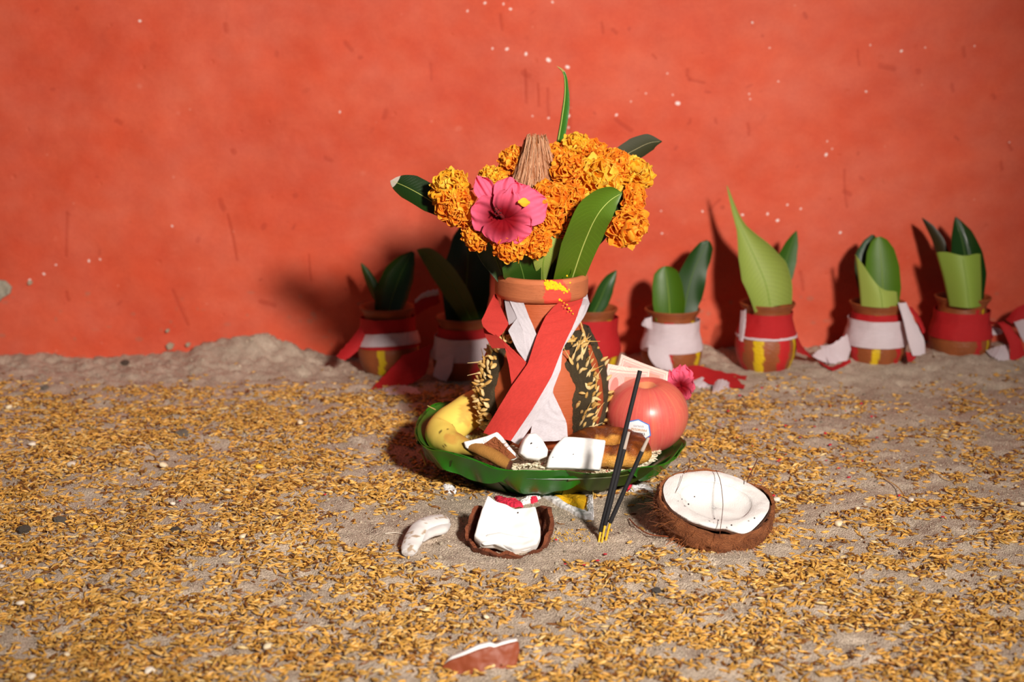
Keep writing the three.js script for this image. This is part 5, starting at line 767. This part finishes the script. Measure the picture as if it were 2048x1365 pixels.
// leaves in the small pots; a sleeve is a leaf rolled round a bulging front between two measured edges
function sleeve(left, right, bulge, mat, label, sag) {
  const line = (A) => new THREE.CatmullRomCurve3(A.map(([x, y, z]) => Z(x, y, z))), a = line(left), b = line(right), at = a.getPoint(0).lerp(b.getPoint(0), 0.5), t = thing('mango_leaf', label, 'leaf', at);
  part('blade', sheet((u, v) => { const w = (u - 0.5) * 1.24 + 0.5, p = a.getPoint(v).lerp(b.getPoint(v), clamp(w)), over = w < 0 ? -w : w > 1 ? w - 1 : 0; p.z += bulge * Math.sin(Math.PI * clamp(w)) - over * 0.10; p.x += over * (w < 0 ? 0.02 : -0.02); p.y += v * v * (0.0025 * Math.sin(u * 9) - sag * Math.sin(Math.PI * clamp(w))); return p; }, 32, 20, 0.0006), mat, t);
  part('midrib', sweep(Array.from({ length: 8 }, (_, i) => { const v = 0.02 + 0.9 * i / 7, p = a.getPoint(v).lerp(b.getPoint(v), 0.5); p.z += bulge + 0.0004; p.y += v * v * (0.0025 * Math.sin(4.5) - sag); return p; }), 0.0006, 6, 16), ribGreen, t);
}
const wide = [[0, 0.7], [0.3, 1], [0.55, 0.95], [0.8, 0.62], [0.93, 0.28], [1, 0.03]];
leaf({ pts: [[768, 622, -0.45], [750, 585, -0.455], [735, 553, -0.46], [722, 526, -0.462]], W: 0.0095, face: [0.6, 0.1, 0.8], prof: wide, cup: 0.8, mat: leafMat('#3d6a22', 0.4), rib: ribDark, label: 'slender leaf leaning left out of the leftmost small pot' });
leaf({ pts: [[776, 630, -0.445], [788, 585, -0.448], [806, 540, -0.452], [826, 504, -0.455]], W: 0.0260, face: [-0.2, 0.25, 1], prof: [[0, 0.75], [0.3, 1], [0.6, 0.9], [0.85, 0.5], [1, 0.1]], cup: 0.7, mat: leafMat('#294f18', 0.22), rib: ribDark, label: 'broad glossy leaf in the leftmost small pot' });
leaf({ pts: [[942, 640, -0.405], [920, 595, -0.40], [890, 548, -0.395], [860, 514, -0.395], [834, 500, -0.40]], W: 0.0195, face: [-0.5, -0.1, 1], prof: wide, cup: 0.3, mat: leafMat('#4e6a1e', 0.5), rib: ribDark, label: 'leaf arching left out of the half hidden left pot' });
leaf({ pts: [[930, 645, -0.425], [932, 580, -0.43], [936, 510, -0.435], [932, 440, -0.445]], W: 0.0340, face: [0.1, 0.1, 1], prof: [[0, 0.8], [0.3, 1], [0.6, 0.95], [0.85, 0.6], [1, 0.05]], cup: 0.5, mat: leafMat('#1f3f1d', 0.3), rib: ribDark, label: 'large dark leaf standing behind the arching one in the half hidden left pot' });
leaf({ pts: [[1185, 630, -0.44], [1200, 600, -0.44], [1214, 568, -0.44], [1233, 541, -0.445]], W: 0.0135, face: [0.3, 0.1, 1], prof: wide, cup: 0.7, mat: leafMat('#2c5a1e', 0.4), rib: ribDark, label: 'leaf peeking out to the right of the large pot lip' });
leaf({ pts: [[1340, 640, -0.435], [1338, 600, -0.435], [1334, 562, -0.438], [1330, 533, -0.442]], W: 0.0235, face: [-0.15, 0.0, 1], prof: [[0, 0.85], [0.3, 1], [0.6, 0.92], [0.85, 0.72], [0.96, 0.4], [1, 0.1]], cup: 0.6, mat: leafMat('#4f7a12', 0.42), rib: ribGreen, label: 'bright rounded leaf at the left in the pot behind the apple' });
leaf({ pts: [[1366, 640, -0.452], [1374, 590, -0.456], [1390, 535, -0.46], [1417, 482, -0.464]], W: 0.0215, face: [0.2, 0.35, 1], prof: [[0, 0.7], [0.3, 1], [0.55, 0.95], [0.8, 0.75], [0.95, 0.45], [1, 0.1]], cup: 0.5, wave: 0.12, mat: leafMat('#264f17', 0.5), rib: ribDark, label: 'dark wavy leaf pointing up right in the pot behind the apple' });
leaf({ pts: [[1541, 615, -0.430], [1532, 570, -0.432], [1514, 525, -0.438], [1492, 478, -0.446], [1473, 435, -0.452], [1462, 400, -0.455], [1454, 372, -0.457]], W: 0.0385, face: [0.12, 0.0, 1], prof: [[0, 0.80], [0.14, 0.95], [0.26, 1.0], [0.40, 0.72], [0.50, 0.42], [0.58, 0.22], [0.66, 0.14], [0.8, 0.08], [0.9, 0.05], [1, 0.01]], cup: 1.0, mat: paleLeaf, rib: ribGreen, label: 'pale green leaf rolled into a cone with a long spike, in the striped pot', nu: 22, nv: 48 });
leaf({ pts: [[1552, 600, -0.460], [1565, 545, -0.462], [1577, 505, -0.464], [1593, 462, -0.466]], W: 0.0160, face: [0.2, 0.0, 1], prof: wide, cup: 0.4, mat: leafMat('#3c6a18', 0.4), rib: ribDark, label: 'pointed dark leaf behind the pale cone in the striped pot' });
sleeve([[1722, 612, -0.434], [1718, 565, -0.436], [1711, 513, -0.440]], [[1797, 612, -0.434], [1796, 602, -0.434], [1794, 588, -0.436]], 0.014, leafMat('#b3c85a', 0.6), 'pale leaf folded low in front in the pot second from the right', 0.010);
leaf({ pts: [[1768, 618, -0.448], [1765, 565, -0.450], [1762, 520, -0.453], [1757, 474, -0.457]], W: 0.0245, face: [-0.1, -0.05, 1], prof: [[0, 0.8], [0.25, 1], [0.55, 0.98], [0.8, 0.78], [0.95, 0.45], [1, 0.12]], cup: 0.5, mat: leafMat('#5a8512', 0.42), rib: ribGreen, label: 'bright green upright leaf in the pot second from the right' });
leaf({ pts: [[1748, 610, -0.462], [1742, 560, -0.466], [1738, 515, -0.47], [1746, 470, -0.474]], W: 0.0210, face: [-0.4, 0.35, 1], prof: [[0, 0.8], [0.4, 1], [0.7, 0.9], [0.9, 0.5], [1, 0.1]], cup: 0.6, mat: leafMat('#2b4f27', 0.3), rib: ribDark, label: 'bluish shiny leaf behind the bright green one, second pot from the right' });
sleeve([[1899, 612, -0.440], [1888, 560, -0.442], [1873, 508, -0.446]], [[1963, 612, -0.440], [1963, 560, -0.442], [1961, 512, -0.446]], 0.016, leafMat('#9dba48', 0.55), 'pale leaf wrapped like a sleeve in the rightmost pot', -0.004);
leaf({ pts: [[1936, 600, -0.462], [1934, 545, -0.466], [1926, 490, -0.47], [1911, 434, -0.476]], W: 0.0260, face: [-0.02, 0.30, 1], prof: [[0, 0.8], [0.3, 1], [0.55, 0.92], [0.8, 0.6], [0.95, 0.2], [1, 0.02]], cup: 0.7, mat: leafMat('#25481c', 0.16), rib: ribDark, label: 'dark shiny pointed leaf standing behind the pale sleeve, rightmost pot' });
leaf({ pts: [[1905, 590, -0.470], [1892, 540, -0.478], [1876, 490, -0.486], [1862, 462, -0.492], [1844, 436, -0.497]], W: 0.0125, face: [0.5, 0.3, 0.8], prof: wide, cup: 0.6, mat: leafMat('#3a3016', 0.4), rib: null, label: 'narrow brown leaf curving left out of the rightmost pot' });

// ---------------------------------------------------------------- maize kernels, straws, stones, flakes
{
  const g0 = new THREE.SphereGeometry(1, 18, 14); displace(g0, (p) => { const k = 0.72 + 0.28 * smooth(-1, 0.5, p.x); p.y *= 0.55 * k; p.z *= 0.85 * k; if (p.x > 0.6) p.x = 0.6 + (p.x - 0.6) * 0.45; p.z -= 0.08 * Math.sin(p.x * 3); });
  const cream = phys('#f3e2bf', 0.4), gold = phys('#f0c040', 0.4), pale = phys('#f6ead8', 0.45);
  const tipG = new THREE.ConeGeometry(0.42, 0.5, 10); tipG.rotateZ(Math.PI / 2); tipG.scale(1, 0.55, 0.8); tipG.translate(-1.05, 0, 0);
  const list = [[17, 818, 9, 'cream maize kernel near the left edge, above the densest grain', cream], [65, 892, 9, 'oblong cream maize kernel in the left grain drift', pale], [143, 933, 11, 'long pale maize kernel lying flat in the left drift', pale], [328, 935, 11, 'plump cream maize kernel in the middle of the left drift', cream], [520, 938, 11, 'yellow sided maize kernel left of the leaf plate', gold], [455, 985, 9, 'pale maize kernel just below and left of the yellow sided one', cream], [742, 800, 8, 'blurred maize kernel near the leftmost small pot', cream], [600, 848, 8, 'small maize kernel between the left drift and the small pots', cream], [485, 1077, 10, 'cream maize kernel left of the white coconut sliver', cream], [42, 1211, 11, 'hollowed white maize kernel at the lower left', pale], [79, 1167, 11, 'half yellow half cream maize kernel at the lower left', gold], [300, 1347, 14, 'long white maize kernel at the bottom edge', pale], [62, 1357, 12, 'round white maize kernel at the bottom left corner', pale], [536, 1297, 12, 'oval cream maize kernel left of the foreground shell fragment', cream], [133, 1313, 10, 'pale maize kernel above the bottom left corner', cream], [3, 1136, 9, 'maize kernel cut by the left edge', pale], [190, 1058, 8, 'small yellow maize chip in the left drift', gold], [972, 1237, 8, 'pale chip of maize above the foreground shell fragment', cream], [1677, 1051, 11, 'rounded ivory maize kernel at the right of the larger coconut half', cream], [1553, 1003, 10, 'maize kernel touching the right of the larger coconut half', pale], [1714, 1020, 8, 'small maize kernel above the ivory one at right', cream], [1822, 1003, 8, 'bent pale maize kernel farther right', pale], [2046, 1012, 9, 'maize kernel cut by the right edge', cream], [345, 1010, 7, 'tiny pale maize chip in the left drift', pale]];
  const r = rng(808);
  list.forEach(([px, py, w, label, m]) => { const p = onGround(px, py, 0.002), s = w * Math.abs(p.z - EYE.z) / FOCAL * 1.0, t = thing('maize_kernel', label, 'kernel', p.clone()); const q = euler(r() * 0.8 - 0.4, r() * 6, r() * 0.6 - 0.3); const a = g0.clone(); a.scale(s, s, s); a.applyQuaternion(q); a.translate(0, s * 0.40, 0); part('kernel', local(a), m, t); const b = tipG.clone(); b.scale(s, s, s); b.applyQuaternion(q); b.translate(0, s * 0.40, 0); part('tip_cap', local(b), std('#c9a36a', 0.8), t); });
  const straw = (pts, rad, label, m) => solo('straw', sweep(pts.map(([x, y, h]) => onGround(x, y, h ?? 0.002)), rad, 6, 14), m ?? std('#d2a45c', 0.7), label, 'straw');
  straw([[1766, 956], [1792, 972], [1812, 996]], 0.0006, 'bent yellow straw in the grain at the right');
  straw([[1866, 940], [1885, 956, 0.004], [1900, 962]], 0.0005, 'short straw at the far right of the grain');
  straw([[1846, 1080], [1866, 1078, 0.004], [1882, 1073]], 0.0005, 'pale broken straw below the others at right');
  straw([[1940, 1018], [1970, 1016], [2004, 1016]], 0.0004, 'thin dark stalk lying level near the right edge', std('#4a3a28', 0.9));
  straw([[1258, 1038], [1275, 1055, 0.003], [1302, 1070, 0.004], [1338, 1074]], 0.0006, 'reddish coconut fibre lying between the incense and the larger coconut half', std('#9a4a22', 0.8));
  straw([[840, 900, 0.02], [848, 914, 0.012], [852, 926, 0.004]], 0.0006, 'pale bristle sticking out at the left of the plate');
  straw([[1362, 884, 0.006], [1385, 906, 0.010], [1408, 925, 0.004]], 0.0005, 'long straw between the plate and the larger coconut half');
  straw([[770, 1068], [790, 1066], [808, 1069]], 0.0004, 'white thread of straw left of the white sliver', std('#e6dccb', 0.8));
  straw([[850, 1205], [890, 1206, 0.003], [925, 1210]], 0.0006, 'long straw in front of the broken coconut cup');
  const stone = (px, py, w, label, color) => { const p = onGround(px, py), s = w * Math.abs(p.z - EYE.z) / FOCAL, g = new THREE.IcosahedronGeometry(s, 4); displace(g, (q) => { const k = 1 + 0.22 * n3(q.x / s * 1.3 + px, q.y / s * 1.3, q.z / s * 1.3) + 0.06 * n3(q.x / s * 5, q.y / s * 5, q.z / s * 5 + py); q.multiplyScalar(k); q.y *= 0.62; }); g.translate(p.x, p.y + s * 0.25, p.z); solo('stone', g, std(color, 0.95, { bumpMap: grainMap, bumpScale: 0.0015 }), label, 'stone'); };
  stone(352, 1064, 12, 'dark round pebble on the low mound of bare sand at left', '#6d6154'); stone(366, 872, 16, 'grey lump of sand in the upper left grain', '#9a8f82'); stone(90, 778, 9, 'small grey stone near the wall at left', '#a89c8e'); stone(1313, 1184, 10, 'dark grey pebble below the incense sticks', '#77706a'); stone(48, 1062, 13, 'flat dark stone near the left edge', '#75695c'); stone(250, 728, 9, 'dark stone at the foot of the wall', '#7d6a5c'); stone(120, 1046, 15, 'long grey clod in the left drift', '#8b7f72');
  // scraps of red petal
  const rr = rng(55), flakes = [], spots = [[1130, 1135], [1168, 1137], [1210, 1115], [1195, 1128], [567, 1097], [675, 1135], [650, 995], [1475, 880], [1550, 905], [1505, 898], [1600, 880], [1640, 805], [360, 1008], [1112, 1086], [1798, 997], [1885, 1040], [1750, 837], [1743, 838], [1660, 895]];
  for (let i = 0; i < 40; i++) spots.push([lerp(1380, 1800, rr()), lerp(770, 1000, rr())]);
  for (const [x, y] of spots) { const p = onGround(x, y), g = new THREE.IcosahedronGeometry(0.0013 + 0.001 * rr(), 1); g.scale(1, 0.35, 0.8); g.rotateY(rr() * 6); g.rotateX(rr() - 0.5); g.translate(p.x, p.y + 0.003, p.z); flakes.push(g); }
  const f = shade(new THREE.Mesh(mergeGeometries(flakes), std('#d02a3c', 0.8))); f.name = 'petal_scraps'; f.userData = { kind: 'stuff', label: 'tiny scraps of red petal scattered over the grain', category: 'petal' }; scene.add(f);
  const yd = [], yr = rng(66); for (let i = 0; i < 160; i++) { const p = onGround(lerp(1095, 1180, yr()), lerp(1060, 1085, Math.pow(yr(), 1)) ), g = new THREE.TetrahedronGeometry(0.0004 + 0.0005 * yr()); g.translate(p.x, p.y + 0.0004, p.z); yd.push(g); }
  const y = shade(new THREE.Mesh(mergeGeometries(yd), M.yellowPowder)); y.name = 'powder_dust'; y.userData = { kind: 'stuff', label: 'thin sprinkle of yellow powder on the sand between the cup and incense', category: 'powder' }; scene.add(y);
}

renderer.render(scene, camera);
